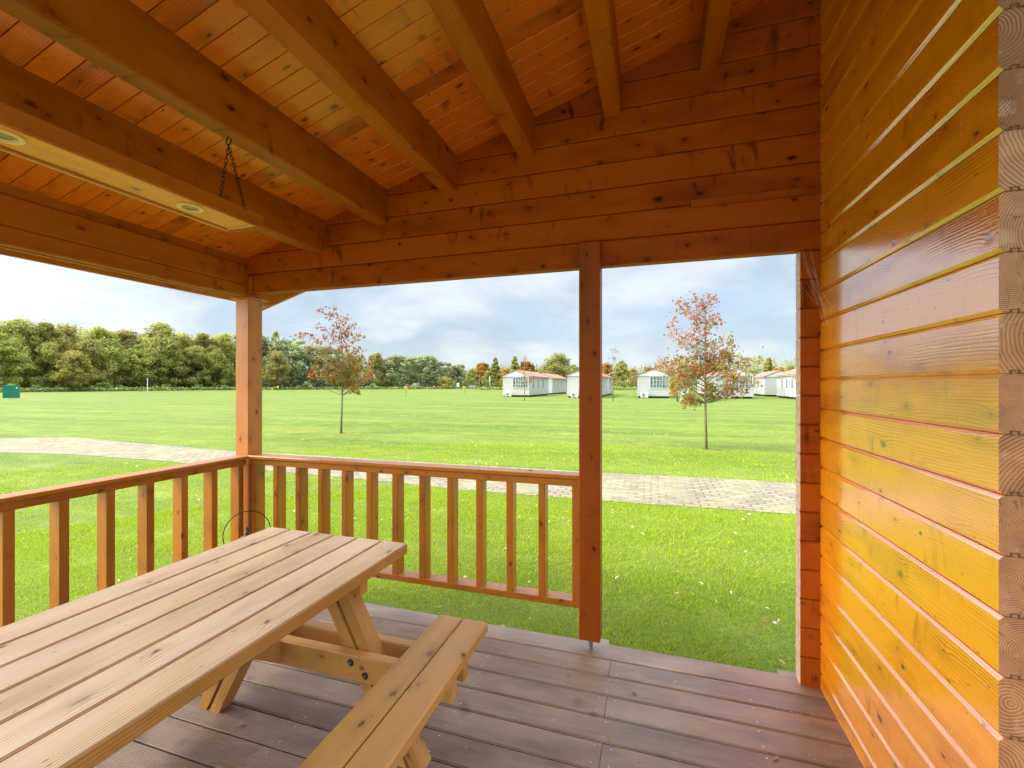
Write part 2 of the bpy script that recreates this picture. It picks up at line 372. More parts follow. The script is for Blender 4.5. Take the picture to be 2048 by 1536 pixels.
sp = t.new('ShaderNodeTexVoronoi'); t.put(sp.inputs['Vector'], geo); sp.inputs['Scale'].default_value = 20
sc_ = t.sep(sp.outputs['Color'])
spot = t.math('MULTIPLY', t.rng(sp.outputs['Distance'], 0.10, 0.05), t.math('LESS_THAN', sc_[0], 0.09))
col = t.mix(t.math('MULTIPLY', spot, 0.8), col, t.mix(t.math('GREATER_THAN', sc_[1], 0.45), (0.5, 0.45, 0.38, 1), (0.03, 0.02, 0.016, 1)))
# crumbs swept into the corner by the wall
cx_ = t.math('SUBTRACT', gx, 0.66); cy_ = t.math('SUBTRACT', gy, 2.18)
cd = t.math('SQRT', t.math('ADD', t.math('MULTIPLY', cx_, t.math('MULTIPLY', cx_, 3.0)), t.math('MULTIPLY', cy_, cy_)))
cr_ = t.new('ShaderNodeTexVoronoi'); t.put(cr_.inputs['Vector'], geo); cr_.inputs['Scale'].default_value = 75
crumb = t.math('MULTIPLY', t.rng(cr_.outputs['Distance'], 0.32, 0.18), t.math('LESS_THAN', t.sep(cr_.outputs['Color'])[0], t.rng(cd, 0.02, 0.30, 0.5, 0.0)))
col = t.mix(t.math('MULTIPLY', crumb, 0.55), col, (0.42, 0.30, 0.22, 1))
h = t.math('ADD', t.math('MULTIPLY', t.math('MULTIPLY', rib, rib_amt), 0.9), t.math('ADD', t.math('MULTIPLY', fine, 0.4), t.math('MULTIPLY', crumb, 1.5)))
rg = t.rng(t.noise(geo, 3.0, 3), 0.35, 0.65, 0.36, 0.58)
t.out(t.principled(col, rg, t.bump(h, 0.6, 0.0022), 0.04, 0.3, spec=0.35).outputs[0]); M['deck'] = m
M['deck_screw'] = plain('dull_screw_head', (0.45, 0.42, 0.36), 0.35, 0.8)

# lawn
def lawn_nodes(t):
    geo = t.new('ShaderNodeNewGeometry').outputs['Position']; gx, gy, gz = t.sep(geo)
    st = t.noise(t.comb(t.math('MULTIPLY', gx, 0.05), t.math('MULTIPLY', gy, 0.55)), 1.0, 5, 0.6)
    s2 = t.noise(t.comb(t.math('MULTIPLY', gx, 0.35), t.math('MULTIPLY', gy, 2.4)), 1.0, 5, 0.65)
    pa = t.noise(geo, 0.35, 5, 0.6); fi = t.noise(geo, 5.0, 5, 0.7)
    f = t.math('ADD', t.math('ADD', t.math('MULTIPLY', t.math('SUBTRACT', st, 0.5), 2.4), t.math('MULTIPLY', t.math('SUBTRACT', s2, 0.5), 1.4)), t.math('ADD', t.math('MULTIPLY', t.math('SUBTRACT', pa, 0.5), 0.7), t.math('MULTIPLY', t.math('SUBTRACT', fi, 0.5), 0.9)))
    return geo, t.math('ADD', f, 0.5, clamp=True)
m, t = newmat('mown_lawn')
geo, f = lawn_nodes(t)
col = t.mix(f, (0.072, 0.122, 0.008, 1), (0.170, 0.198, 0.026, 1))
yel = t.rng(t.noise(geo, 1.7, 5, 0.65), 0.52, 0.72)
col = t.mix(t.math('MULTIPLY', yel, 0.5), col, (0.26, 0.30, 0.055, 1))
hn = t.noise(geo, 45.0, 4, 0.7)
col = t.mix(t.math('MULTIPLY', t.rng(hn, 0.55, 0.3), 0.45), col, (0.05, 0.10, 0.008, 1))
t.out(t.principled(col, 0.8, t.bump(hn, 0.6, 0.03), spec=0.2).outputs[0]); M['lawn'] = m

m, t = newmat('grass_blades')
geo, f = lawn_nodes(t); b = t.attr('bid')
c1 = t.ramp(b, [(0.0, (0.14, 0.24, 0.010)), (0.35, (0.29, 0.42, 0.014)), (0.65, (0.43, 0.53, 0.025)), (0.86, (0.54, 0.54, 0.09)), (1.0, (0.58, 0.49, 0.26))])
col = t.mix(t.math('MULTIPLY', f, 0.45), c1, (0.37, 0.45, 0.03, 1))
d = t.new('ShaderNodeBsdfDiffuse'); t.l.new(col, d.inputs[0])
tr = t.new('ShaderNodeBsdfTranslucent'); t.l.new(col, tr.inputs[0])
mx = t.new('ShaderNodeMixShader'); mx.inputs[0].default_value = 0.35; t.l.new(d.outputs[0], mx.inputs[1]); t.l.new(tr.outputs[0], mx.inputs[2])
t.out(mx.outputs[0]); M['blades'] = m

# block paving
m, t = newmat('block_paving')
geo = t.new('ShaderNodeNewGeometry').outputs['Position']
jit = t.vmath('ADD', geo, t.vmath('SCALE', t.noise(geo, 3.0, 2, out=1), 0.03))
br = t.new('ShaderNodeTexBrick'); t.put(br.inputs['Vector'], jit); br.inputs['Scale'].default_value = 1.0
br.inputs['Brick Width'].default_value = 0.205; br.inputs['Row Height'].default_value = 0.105; br.inputs['Mortar Size'].default_value = 0.015
br.inputs['Mortar Smooth'].default_value = 0.4; br.inputs['Bias'].default_value = 0.0
br.inputs['Color1'].default_value = (0.175, 0.130, 0.092, 1); br.inputs['Color2'].default_value = (0.28, 0.215, 0.155, 1); br.inputs['Mortar'].default_value = (0.075, 0.085, 0.03, 1)
g2 = t.noise(geo, 1.1, 5, 0.65)
col = t.mix(t.rng(g2, 0.52, 0.8, 0, 0.4), br.outputs[0], (0.19, 0.165, 0.125, 1))
moss = t.math('MULTIPLY', br.outputs['Fac'], t.rng(t.noise(geo, 2.0, 4, 0.6), 0.42, 0.6))
col = t.mix(t.math('MULTIPLY', moss, 0.85), col, (0.18, 0.25, 0.05, 1))
col = t.mix(t.rng(t.noise(geo, 30, 4), 0.35, 0.7, 0, 0.3), col, (0.30, 0.25, 0.2, 1))
t.out(t.principled(col, 0.85, t.bump(t.math('MULTIPLY', br.outputs['Fac'], -1.0), 0.8, 0.01), spec=0.3).outputs[0]); M['paving'] = m


def leafmat(name, stops, transl=0.3, spec=0.0):
    m, t = newmat(name); b = t.attr('bid')
    wn = t.new('ShaderNodeObjectInfo').outputs['Random']
    col = t.ramp(b, stops)
    hs = t.new('ShaderNodeHueSaturation'); t.put(hs.inputs['Hue'], t.rng(wn, 0, 1, 0.487, 0.513)); t.put(hs.inputs['Value'], t.rng(wn, 0, 1, 0.85, 1.15)); t.put(hs.inputs['Color'], col)
    d = t.new('ShaderNodeBsdfDiffuse'); t.l.new(hs.outputs[0], d.inputs[0])
    tr = t.new('ShaderNodeBsdfTranslucent'); t.l.new(hs.outputs[0], tr.inputs[0])
    mx = t.new('ShaderNodeMixShader'); mx.inputs[0].default_value = transl; t.l.new(d.outputs[0], mx.inputs[1]); t.l.new(tr.outputs[0], mx.inputs[2])
    t.out(mx.outputs[0]); return m


M['leaf_olive'] = leafmat('olive_oak_leaves', [(0, (0.245, 0.260, 0.077)), (0.5, (0.401, 0.399, 0.116)), (1, (0.555, 0.508, 0.148))], 0.42)
M['leaf_green'] = leafmat('green_leaves', [(0, (0.202, 0.238, 0.064)), (0.5, (0.358, 0.366, 0.094)), (1, (0.506, 0.469, 0.122))], 0.42)
M['leaf_yellow'] = leafmat('yellowing_leaves', [(0, (0.262, 0.247, 0.076)), (0.5, (0.441, 0.389, 0.107)), (1, (0.588, 0.483, 0.126))], 0.42)
M['leaf_brown'] = leafmat('browning_leaves', [(0, (0.238, 0.231, 0.078)), (0.5, (0.382, 0.350, 0.112)), (1, (0.514, 0.448, 0.146))], 0.42)
M['leaf_pine'] = leafmat('pine_needles', [(0, (0.162, 0.198, 0.101)), (0.5, (0.350, 0.372, 0.197)), (1, (0.590, 0.547, 0.297))], 0.15)
M['leaf_orange'] = leafmat('orange_leaves', [(0, (0.17, 0.12, 0.03)), (0.5, (0.38, 0.21, 0.045)), (1, (0.52, 0.30, 0.06))])
M['leaf_bush'] = leafmat('bush_leaves', [(0, (0.101, 0.199, 0.055)), (0.5, (0.245, 0.371, 0.101)), (1, (0.544, 0.583, 0.202))])
M['leaf_reed'] = leafmat('dry_grass', [(0, (0.18, 0.15, 0.07)), (0.6, (0.33, 0.26, 0.13)), (1, (0.42, 0.36, 0.2))])
M['leaf_redoak'] = leafmat('red_oak_leaves', [(0, (0.173, 0.210, 0.038)), (0.28, (0.281, 0.274, 0.054)), (0.42, (0.389, 0.257, 0.065)), (0.55, (0.378, 0.175, 0.065)), (0.7, (0.324, 0.111, 0.059)), (0.88, (0.475, 0.117, 0.049)), (1.0, (0.562, 0.198, 0.097))], 0.3)
M['bark'] = plain('grey_brown_bark', (0.16, 0.12, 0.085), 0.9, var=0.35, scale=14, bump=0.5)
M['bark_young'] = plain('young_oak_bark', (0.23, 0.19, 0.12), 0.85, var=0.25, scale=20, bump=0.3)
M['bark_pine'] = plain('pine_bark', (0.22, 0.13, 0.085), 0.9, var=0.3, scale=10)
M['white_clad'] = plain('white_cladding', (0.43, 0.425, 0.40), 0.5, var=0.05, scale=0.6)
M['white_trim'] = plain('white_trim', (0.60, 0.60, 0.59), 0.45, var=0.03)
M['gutter'] = plain('grey_green_gutter', (0.24, 0.33, 0.31), 0.5)
M['dark'] = plain('dark_underside', (0.03, 0.03, 0.03), 0.8)
M['curtain'] = plain('interior_curtain', (0.45, 0.42, 0.36), 0.8)
M['roof_tile'] = None
m, t = newmat('red_tile_sheet'); tc = t.new('ShaderNodeTexCoord').outputs['Object']; tx, ty, tz = t.sep(tc)
wv = t.math('MULTIPLY_ADD', t.math('SINE', t.math('MULTIPLY', ty, 28.0)), 0.5, 0.5)
col = t.mix(t.rng(t.noise(tc, 1.2, 5), 0.3, 0.7), (0.40, 0.115, 0.055, 1), (0.46, 0.19, 0.115, 1))
col = t.mix(t.math('MULTIPLY', wv, 0.25), col, (0.33, 0.09, 0.05, 1))
t.out(t.principled(col, 0.55, t.bump(wv, 0.4, 0.05)).outputs[0]); M['roof_tile'] = m
m, t = newmat('window_glass')
tc = t.new('ShaderNodeTexCoord').outputs['Object']
col = t.ramp(t.noise(t.vmath('MULTIPLY', tc, (6.0, 6.0, 0.6)), 1.0, 2), [(0.35, (0.03, 0.06, 0.06)), (0.5, (0.10, 0.17, 0.16)), (0.56, (0.30, 0.30, 0.26)), (0.66, (0.05, 0.10, 0.10))])
t.out(t.principled(col, 0.08, spec=0.6).outputs[0]); M['glass'] = m
M['ac_white'] = plain('ac_casing', (0.70, 0.69, 0.64), 0.45, var=0.05)
M['ac_grille'] = plain('ac_fan_grille', (0.22, 0.22, 0.22), 0.5, var=0.2, scale=30)
M['ac_badge'] = plain('red_badge', (0.55, 0.05, 0.06), 0.4)
M['green_metal'] = plain('green_cabinet_paint', (0.008, 0.19, 0.125), 0.4, var=0.12, scale=3)
M['yellow'] = plain('yellow_plate', (0.80, 0.44, 0.01), 0.45, var=0.05)
M['black'] = plain('black_paint', (0.02, 0.022, 0.022), 0.5)
M['white'] = plain('white_paint', (0.75, 0.75, 0.73), 0.5)
M['grey'] = plain('grey_metal', (0.35, 0.35, 0.36), 0.4, 0.4)
M['steel'] = plain('galvanised_steel', (0.30, 0.29, 0.30), 0.45, 0.75, var=0.35, scale=60)
M['bolt'] = plain('zinc_bolt', (0.42, 0.40, 0.33), 0.35, 0.8)
M['chain'] = plain('black_iron', (0.018, 0.015, 0.013), 0.45, 0.6)
M['rust'] = plain('rusty_brown_metal', (0.17, 0.085, 0.055), 0.6, 0.3, var=0.5, scale=45, bump=0.4)
M['cream'] = plain('cream_spot_ring', (0.85, 0.62, 0.36), 0.35, var=0.03)
M['lamp_glass'] = plain('unlit_spot_lens', (0.30, 0.22, 0.18), 0.15, 0.4)
M['dry_leaf'] = leafmat('dry_fallen_leaf', [(0, (0.30, 0.13, 0.05)), (0.5, (0.50, 0.29, 0.15)), (1, (0.66, 0.50, 0.36))], 0.2)
M['web'] = plain('cobweb_silk', (0.7, 0.7, 0.7), 0.4)
M['soil'] = plain('bare_soil', (0.10, 0.10, 0.045), 0.9, var=0.4, scale=12, bump=0.5)
M['hedge'] = M['leaf_green']
M['wood_raw'] = plain('raw_timber', (0.30, 0.21, 0.12), 0.7, var=0.2, scale=12)

# ---------------------------------------------------------------- ground, path
g = MB()
g.poly([(-900, -300, GZ), (900, -300, GZ), (900, 1500, GZ), (-900, 1500, GZ)])
tag(g.build('lawn', M['lawn']), kind='structure')
far = [(40, 8.35), (10, 8.28), (2.2, 8.2), (-0.9, 8.08), (-4, 8.05), (-7, 8.12), (-9.4, 8.08), (-11.6, 8.26), (-13.4, 8.42), (-14.9, 8.6), (-16.3, 8.75), (-17.2, 8.62), (-17.7, 8.2), (-18.2, 7.75), (-19.5, 7.35), (-23, 6.9), (-32, 6.5)]
near = [(-32, 4.6), (-23, 5.0), (-18, 5.6), (-14.6, 6.28), (-12.4, 6.60), (-10, 6.60), (-7.6, 6.48), (-6.7, 6.43), (-3.9, 6.24), (-2.7, 6.12), (-0.6, 6.12), (1.6, 6.17), (10, 6.3), (40, 6.5)]
g = MB(); g.poly([(x, y, GZ + 0.006) for x, y in far + near][::-1])
me = g.build('garden_path', M['paving']); me.data.polygons[0].flip() if me.data.polygons[0].normal.z < 0 else None
tag(me, kind='structure')


def path_y(x, pts):
    p = sorted(pts); xs = [q[0] for q in p]; ys = [q[1] for q in p]; return np.interp(x, xs, ys)


# grass blades: one triangle or two per blade, written straight into numpy arrays
def fast_mesh(name, V, F, bid, mat, parent=None, smooth=False, mats=None, mi=None):
    me = bpy.data.meshes.new(name); nv = len(V); nf = len(F); k = F.shape[1]
    me.vertices.add(nv); me.vertices.foreach_set('co', V.astype(np.float32).ravel())
    me.loops.add(nf * k); me.loops.foreach_set('vertex_index', F.astype(np.int32).ravel())
    me.polygons.add(nf); me.polygons.foreach_set('loop_start', np.arange(0, nf * k, k, dtype=np.int32))
    me.polygons.foreach_set('loop_total', np.full(nf, k, dtype=np.int32))
    at = me.attributes.new('bid', 'FLOAT', 'FACE'); at.data.foreach_set('value', bid.astype(np.float32))
    for q in (mats or [mat]): me.materials.append(q)
    if mi is not None: me.polygons.foreach_set('material_index', mi.astype(np.int32))
    me.update(calc_edges=True); me.validate()
    o = bpy.data.objects.new(name, me); COL.objects.link(o)
    if parent is not None: o.parent = parent
    return o


rs = np.random.RandomState(5)
def blades(n, r0, r1, wid, hgt):
    a = rs.uniform(-0.93, 0.93, n) ; r = np.sqrt(rs.uniform(r0 * r0, r1 * r1, n))
    ang = math.pi / 2 + THETA + a
    x = r * np.cos(ang); y = r * np.sin(ang)
    ok = ~((x > -2.95) & (x < 2.0) & (y < 2.50)) & (y > 0.2)
    e = rs.uniform(-0.07, 0.07, n)
    ok &= ~((y > path_y(x, near) + 0.02 + e) & (y < path_y(x, far) - 0.02 + e))
    x = x[ok]; y = y[ok]; n = len(x)
    th = rs.uniform(0, 2 * math.pi, n); w_ = wid * rs.uniform(0.6, 1.3, n); h = hgt * rs.uniform(0.5, 1.35, n)
    tuft = 0.6 + 0.8 * (np.sin(x * 2.3 + np.sin(y * 3.1) * 2) * np.sin(y * 2.9 + 1.3 * np.sin(x * 1.7)) * .5 + .5); h = h * tuft
    lx = rs.normal(0, 0.55, n) * h; ly = rs.normal(0, 0.55, n) * h
    z = np.full(n, GZ)
    A = np.stack([x - np.cos(th) * w_, y - np.sin(th) * w_, z], 1); B = np.stack([x + np.cos(th) * w_, y + np.sin(th) * w_, z], 1)
    T = np.stack([x + lx, y + ly, z + h], 1)
    return A, B, T, np.clip(rs.beta(2.0, 2.6, n) + (rs.rand(n) < 0.06) * 0.5, 0, 1)


parts = [blades(330000, 2.3, 7.0, 0.0024, 0.021), blades(150000, 6.5, 12.0, 0.0048, 0.018), blades(50000, 10, 20, 0.007, 0.014)]
A = np.concatenate([p[0] for p in parts]); B = np.concatenate([p[1] for p in parts]); T = np.concatenate([p[2] for p in parts]); bd = np.concatenate([p[3] for p in parts])
n = len(A); V = np.empty((n * 3, 3)); V[0::3] = A; V[1::3] = B; V[2::3] = T
F = np.arange(n * 3).reshape(n, 3)
tag(fast_mesh('grass', V, F, bd, M['blades']), 'short bright green mown grass with yellowish tips', 'grass', kind='stuff')

# ---------------------------------------------------------------- leaves and trees
def cards(centers, sizes, rs, nrm=None, flat=0.0):
    """four-cornered leaf clumps at given centres, random orientation"""
    n = len(centers)
    a = rs.normal(size=(n, 3)); a /= np.linalg.norm(a, axis=1)[:, None]
    if nrm is not None: a = a * 0.75 + nrm; a /= np.linalg.norm(a, axis=1)[:, None]
    b = rs.normal(size=(n, 3)); b -= a * (a * b).sum(1)[:, None]; b /= np.linalg.norm(b, axis=1)[:, None]
    c = np.cross(a, b); s = np.asarray(sizes)[:, None]
    k1 = rs.uniform(0.6, 1.1, (n, 1)); k2 = rs.uniform(0.6, 1.1, (n, 1))
    V = np.empty((n * 4, 3)); V[0::4] = centers + b * s * k1; V[1::4] = centers + c * s * .55 * k2; V[2::4] = centers - b * s * k2; V[3::4] = centers - c * s * .55 * k1
    return V, np.arange(n * 4).reshape(n, 4)


def trunk_mesh(h, r, limbs, rs, lean=0.0, top=0.75):
    b = MB(); pts = []
    for i in range(7):
        q = i / 6; pts.append((lean * q * q * h + rs.normal() * 0.02 * h * q * (1 - q), rs.normal() * 0.02 * h * q * (1 - q), q * h * top))
    b.tube(pts, r, 8, r2=r * 0.25)
    for tip in limbs:
        z0 = max(0.8, min(tip[2] - 0.35 * math.hypot(tip[0], tip[1]), h * top * 0.98)); q = z0 / (h * top)
        s0 = Vector((lean * q * q * h, 0, z0)); e = Vector(tip); mid = (s0 + e) / 2 + Vector((0, 0, -0.06 * (e - s0).length))
        b.tube([s0, mid, e], r * 0.35 * (1 - q * 0.6), 5, r2=r * 0.05)
    return b


def big_tree(name, h, wid, base, kind, seed, mat, bark, n=7000, card=0.42):
    """mesh parts trunk and crown for a full-grown tree standing at its own origin"""
    rs = np.random.RandomState(seed); cl = []; k = 0
    nc = {'oak': 58, 'pine': 34, 'spruce': 120, 'bush': 16, 'cone': 110}[kind]
    while len(cl) < nc:
        q = rs.rand()
        if kind == 'oak':
            z = base + (h - base) * q; e = math.sin(math.pi * min(1, 0.16 + 0.84 * q ** 0.85)) ** 0.6
            rr = wid / 2 * e * math.sqrt(rs.uniform(0.15, 1)); rad = rs.uniform(0.10, 0.19) * wid
        elif kind == 'pine':
            z = base + (h - base) * (q ** 0.7); e = math.sqrt(max(0.05, 1 - ((q ** 0.7 - 0.55) / 0.62) ** 2)); rr = wid / 2 * e * math.sqrt(rs.rand()); rad = rs.uniform(0.13, 0.22) * wid
        elif kind in ('spruce', 'cone'):
            q = k / nc; z = base + (h - base) * q ** 1.1; e = (1 - (z - base) / (h - base)) ** 0.8 + 0.02; rr = wid / 2 * e * math.sqrt(rs.uniform(0.1, 1)); rad = (0.05 + 0.12 * e) * wid; k += 1
        else:
            z = base + (h - base) * q * 0.8; rr = wid / 2 * math.sqrt(rs.rand()); rad = rs.uniform(0.18, 0.3) * min(wid, h)
        a = rs.uniform(0, 2 * math.pi)
        cl.append((rr * math.cos(a), rr * math.sin(a), min(z, h - rad * 0.5), rad, rs.rand()))
    per = n // nc; C = []; N = []; Bd = []; Sz = []
    for (x, y, z, rad, tone) in cl:
        d = rs.normal(size=(per, 3)); d /= np.linalg.norm(d, axis=1)[:, None]
        r = rad * rs.uniform(0.5, 1.12, per)[:, None]; fl = 0.55 if kind in ('pine', 'spruce') else 0.8
        C.append(np.array([x, y, z]) + d * r * np.array([1, 1, fl])); N.append(d)
        Bd.append(np.clip(tone * 0.5 + rs.uniform(-0.15, 0.65, per) , 0, 1)); Sz.append(card * rs.uniform(0.5, 1.25, per))
    ns = n // 9                                         # straggling twigs that break the outline
    idx = rs.randint(0, len(cl), ns); cc = np.array([c[:3] for c in cl])[idx]; rr = np.array([c[3] for c in cl])[idx]
    d = rs.normal(size=(ns, 3)); d[:, 2] = np.abs(d[:, 2]) * 0.8; d /= np.linalg.norm(d, axis=1)[:, None]
    C.append(cc + d * (rr * rs.uniform(1.0, 1.5, ns))[:, None]); N.append(d); Bd.append(rs.rand(ns)); Sz.append(card * 0.6 * rs.uniform(0.5, 1.1, ns))
    C = np.concatenate(C); N = np.concatenate(N); C[:, 2] = np.maximum(C[:, 2], 0.15)
    V, F = cards(C, np.concatenate(Sz), rs, N)
    root = bpy.data.objects.new(name, None); COL.objects.link(root)
    fast_mesh('crown', V, F, np.concatenate(Bd), mat, root)
    lim = [(c[0] * .8, c[1] * .8, c[2]) for c in cl[:14]]
    if kind != 'bush': trunk_mesh(h, max(0.10, h * 0.016), lim, rs, top=0.9 if kind != 'oak' else 0.8).build('trunk', bark, root)
    return root


protos = {
    'olive': big_tree('oak_tree', 17, 9.5, 2.2, 'oak', 1, M['leaf_olive'], M['bark']),
    'green': big_tree('oak_tree', 16.5, 9.0, 1.8, 'oak', 2, M['leaf_green'], M['bark']),
    'yellow': big_tree('maple_tree', 11.5, 7.0, 2.0, 'oak', 3, M['leaf_yellow'], M['bark']),
    'brown': big_tree('oak_tree', 17, 9.0, 2.6, 'oak', 4, M['leaf_brown'], M['bark']),
    'olive2': big_tree('oak_tree', 17.5, 10.5, 3.2, 'oak', 5, M['leaf_olive'], M['bark']),
    'pine': big_tree('pine_tree', 15, 8.5, 5.0, 'pine', 6, M['leaf_pine'], M['bark_pine']),
    'pine2': big_tree('pine_tree', 14.5, 9.5, 4.2, 'pine', 7, M['leaf_pine'], M['bark_pine']),
    'spruce': big_tree('spruce_tree', 19, 7.0, 1.5, 'spruce', 8, M['leaf_pine'], M['bark_pine']),
    'orange': big_tree('maple_tree', 10, 6.5, 1.5, 'oak', 9, M['leaf_orange'], M['bark']),
    'round': big_tree('lime_tree', 13.5, 12.0, 1.5, 'oak', 10, M['leaf_green'], M['bark']),
    'cone': big_tree('hornbeam_tree', 13, 6.5, 1.2, 'cone', 12, M['leaf_green'], M['bark']),
    'bush': big_tree('bush', 2.6, 5.5, 0.3, 'bush', 13, M['leaf_bush'], None, 900, 0.26),
    'bush_y': big_tree('bush', 3.4, 4.2, 0.3, 'bush', 14, M['leaf_yellow'], None, 700, 0.26),
}
used = set()
H0 = {'olive': 17, 'green': 16.5, 'yellow': 11.5, 'brown': 17, 'olive2': 17.5, 'pine': 15, 'pine2': 14.5, 'spruce': 19, 'orange': 10, 'round': 13.5, 'cone': 13, 'bush': 2.6, 'bush_y': 3.4}


def plant(key, u, depth, vtop, label, cat='tree', group=None, wide=1.0):
    o = protos[key]
    if key in used: o = copy_tree(o)
    used.add(key)
    x, y = ground_at(u, depth); hh = (770 - vtop) * depth / 891 + 1.57
    s = hh / H0[key]; o.location = (x, y, GZ); o.scale = (s * wide, s * wide, s); o.rotation_euler = (0, 0, rnd.uniform(0, 6.28))
    return tag(o, label, cat, group)


def wood_depth(u): return 103 + max(0, u) / 950 * 92
GL = 'trees along the edge of the left wood'
row = [  # kind, column, top row, where it stands
    ('olive2', -40, 628, 'broad olive oak at the outer left end of the wood'),
    ('olive', 35, 640, 'olive green oak rising right behind the green cabinet'),
    ('green', 88, 648, 'green oak, second to the right of the green cabinet'),
    ('brown', 132, 652, 'brownish oak just left of the tall bare-stemmed tree'),
    ('yellow', 148, 702, 'low golden yellow maple in front of the dark trunks at the left'),
    ('olive', 205, 655, 'olive green oak left of the white post on the lawn edge'),
    ('brown', 250, 660, 'brownish oak just left of the white post on the lawn edge'),
    ('green', 278, 690, 'fresh green tree directly behind the white post'),
    ('olive2', 322, 650, 'tall olive oak with rounded top right of the white post'),
    ('brown', 366, 672, 'brown tinged oak in the middle of the left wood'),
    ('green', 408, 668, 'green oak two crowns left of the porch corner post'),
    ('olive', 446, 670, 'olive oak beside the porch corner post, left of it'),
    ('pine', 500, 668, 'pine hidden in part by the porch corner post'),
    ('spruce', 552, 664, 'dark pointed spruce just right of the porch corner post'),
    ('pine2', 578, 682, 'blue green pine right of the pointed spruce'),
    ('brown', 556, 702, 'brownish oak in front of the pointed spruce'),
    ('pine', 618, 690, 'pine left of the young red oak on the lawn'),
    ('pine2', 655, 694, 'pine showing through the young red oak at the left'),
    ('green', 700, 708, 'dark green tree showing right behind the young red oak at the left'),
    ('olive', 752, 706, 'olive yellow oak standing right of the young red oak at the left'),
    ('pine', 790, 712, 'first pine of the pine row, next to the olive yellow oak'),
    ('pine2', 822, 716, 'second pine of the pine row, above a yellow marker'),
    ('pine', 852, 714, 'highest crowned pine in the middle of the pine row'),
    ('pine2', 884, 724, 'pine left of the leaning yellow bush'),
    ('pine', 915, 728, 'last broad pine of the row, above the white notice board'),
    ('olive', 944, 738, 'small olive tree at the end of the pine row'),
]
for i, (k, u, vt, lab) in enumerate(row):
    plant(k, u, wood_depth(u) + rnd.uniform(-3, 4) - (9 if vt > 695 and u < 600 else 0), vt + rnd.uniform(-2, 2), lab, group=GL, wide=1.05)

for i, (k, u, vt, lab) in enumerate([('green', 5, 668, 'low green oak at the lawn edge directly over the green cabinet'), ('olive', 178, 682, 'smaller olive oak right of the golden maple'),
                                     ('olive2', 300, 700, 'short olive tree standing right beside the white post'), ('green', 345, 692, 'short green oak in the middle of the left wood'), ('olive', 388, 694, 'short olive oak between two taller green oaks'),
                                     ('green', 430, 700, 'short green tree just left of the porch corner post'), ('olive', 100, 688, 'short olive tree left of the golden maple')]):
    plant(k, u, wood_depth(u) - 5, vt, lab, group=GL, wide=1.15)

# the mass of the wood behind those trees: one object
rs2 = np.random.RandomState(21); C = []; N = []; Bd = []; Sz = []; MI = []
tops = [(-260, 622), (-100, 630), (0, 636), (60, 644), (150, 652), (250, 658), (330, 655), (400, 668), (470, 670), (560, 676), (620, 690), (740, 708), (860, 717), (900, 730), (960, 740), (1010, 738)]
for i in range(1150):
    u = rs2.uniform(-260, 985); dep = wood_depth(u) + rs2.uniform(7, 24); x, y = ground_at(u, dep)
    top = (770 - np.interp(u, [q[0] for q in tops], [q[1] for q in tops])) * dep / 891 + 1.57
    top *= rs2.uniform(0.84, 1.0); zb = rs2.uniform(0.03, 0.95) * top; rad = rs2.uniform(1.6, 3.0)
    zc = max(0.6, min(zb, top - rad * .8)); per = 130
    if i % 3 == 0: zc = rs2.uniform(0.6, 6.0)
    d = rs2.normal(size=(per, 3)); d /= np.linalg.norm(d, axis=1)[:, None]
    C.append(np.array([x, y, zc + GZ]) + d * rad * rs2.uniform(0.6, 1.1, per)[:, None] * np.array([1, 1, .85])); N.append(d)
    Bd.append(np.clip(rs2.rand() * 0.5 + rs2.uniform(-.1, .5, per), 0, 1)); Sz.append(0.55 * rs2.uniform(0.5, 1.3, per))
    MI.append(np.full(per, (3 if u > 560 else rs2.choice([0, 1, 2])), dtype=int))
C = np.concatenate(C); C[:, 2] = np.maximum(C[:, 2], 0.1); V, F = cards(C, np.concatenate(Sz), rs2, np.concatenate(N))
tag(fast_mesh('woodland', V, F, np.concatenate(Bd), None, mats=[M['leaf_olive'], M['leaf_green'], M['leaf_brown'], M['leaf_pine']], mi=np.concatenate(MI)),
    'mass of olive and green crowns filling the wood behind its front trees', 'woodland', kind='stuff')

# undergrowth along the wood's foot
for i, (u, vt, k, lab) in enumerate([
    (20, 766, 'bush', 'low dark bush at the foot of the wood behind the green cabinet'), (75, 768, 'bush', 'low bush below the green oak near the green cabinet'),
    (130, 767, 'bush', 'low bush under the golden yellow maple'), (205, 764, 'bush', 'pale rounded bush left of the white post'),
    (240, 769, 'bush', 'small bush close to the left of the white post'), (330, 768, 'bush', 'low bush to the right of the white post'),
    (395, 768, 'bush', 'low bush midway between white post and porch corner post'), (450, 769, 'bush', 'low bush just left of the porch corner post'),
    (612, 764, 'bush', 'wide pale green bush left of the young red oak at the left'), (745, 766, 'bush', 'low bush just right of the young red oak at the left'),
    (832, 768, 'bush_y', 'small yellow green bush between two yellow markers'), (890, 752, 'bush_y', 'leaning yellow bush at the end of the pine row'),
    (903, 762, 'bush', 'brownish rounded bush left of the white notice board')]):
    plant(k, u, wood_depth(u) - 10, vt, lab, 'bush', 'bushes at the foot of the wood')

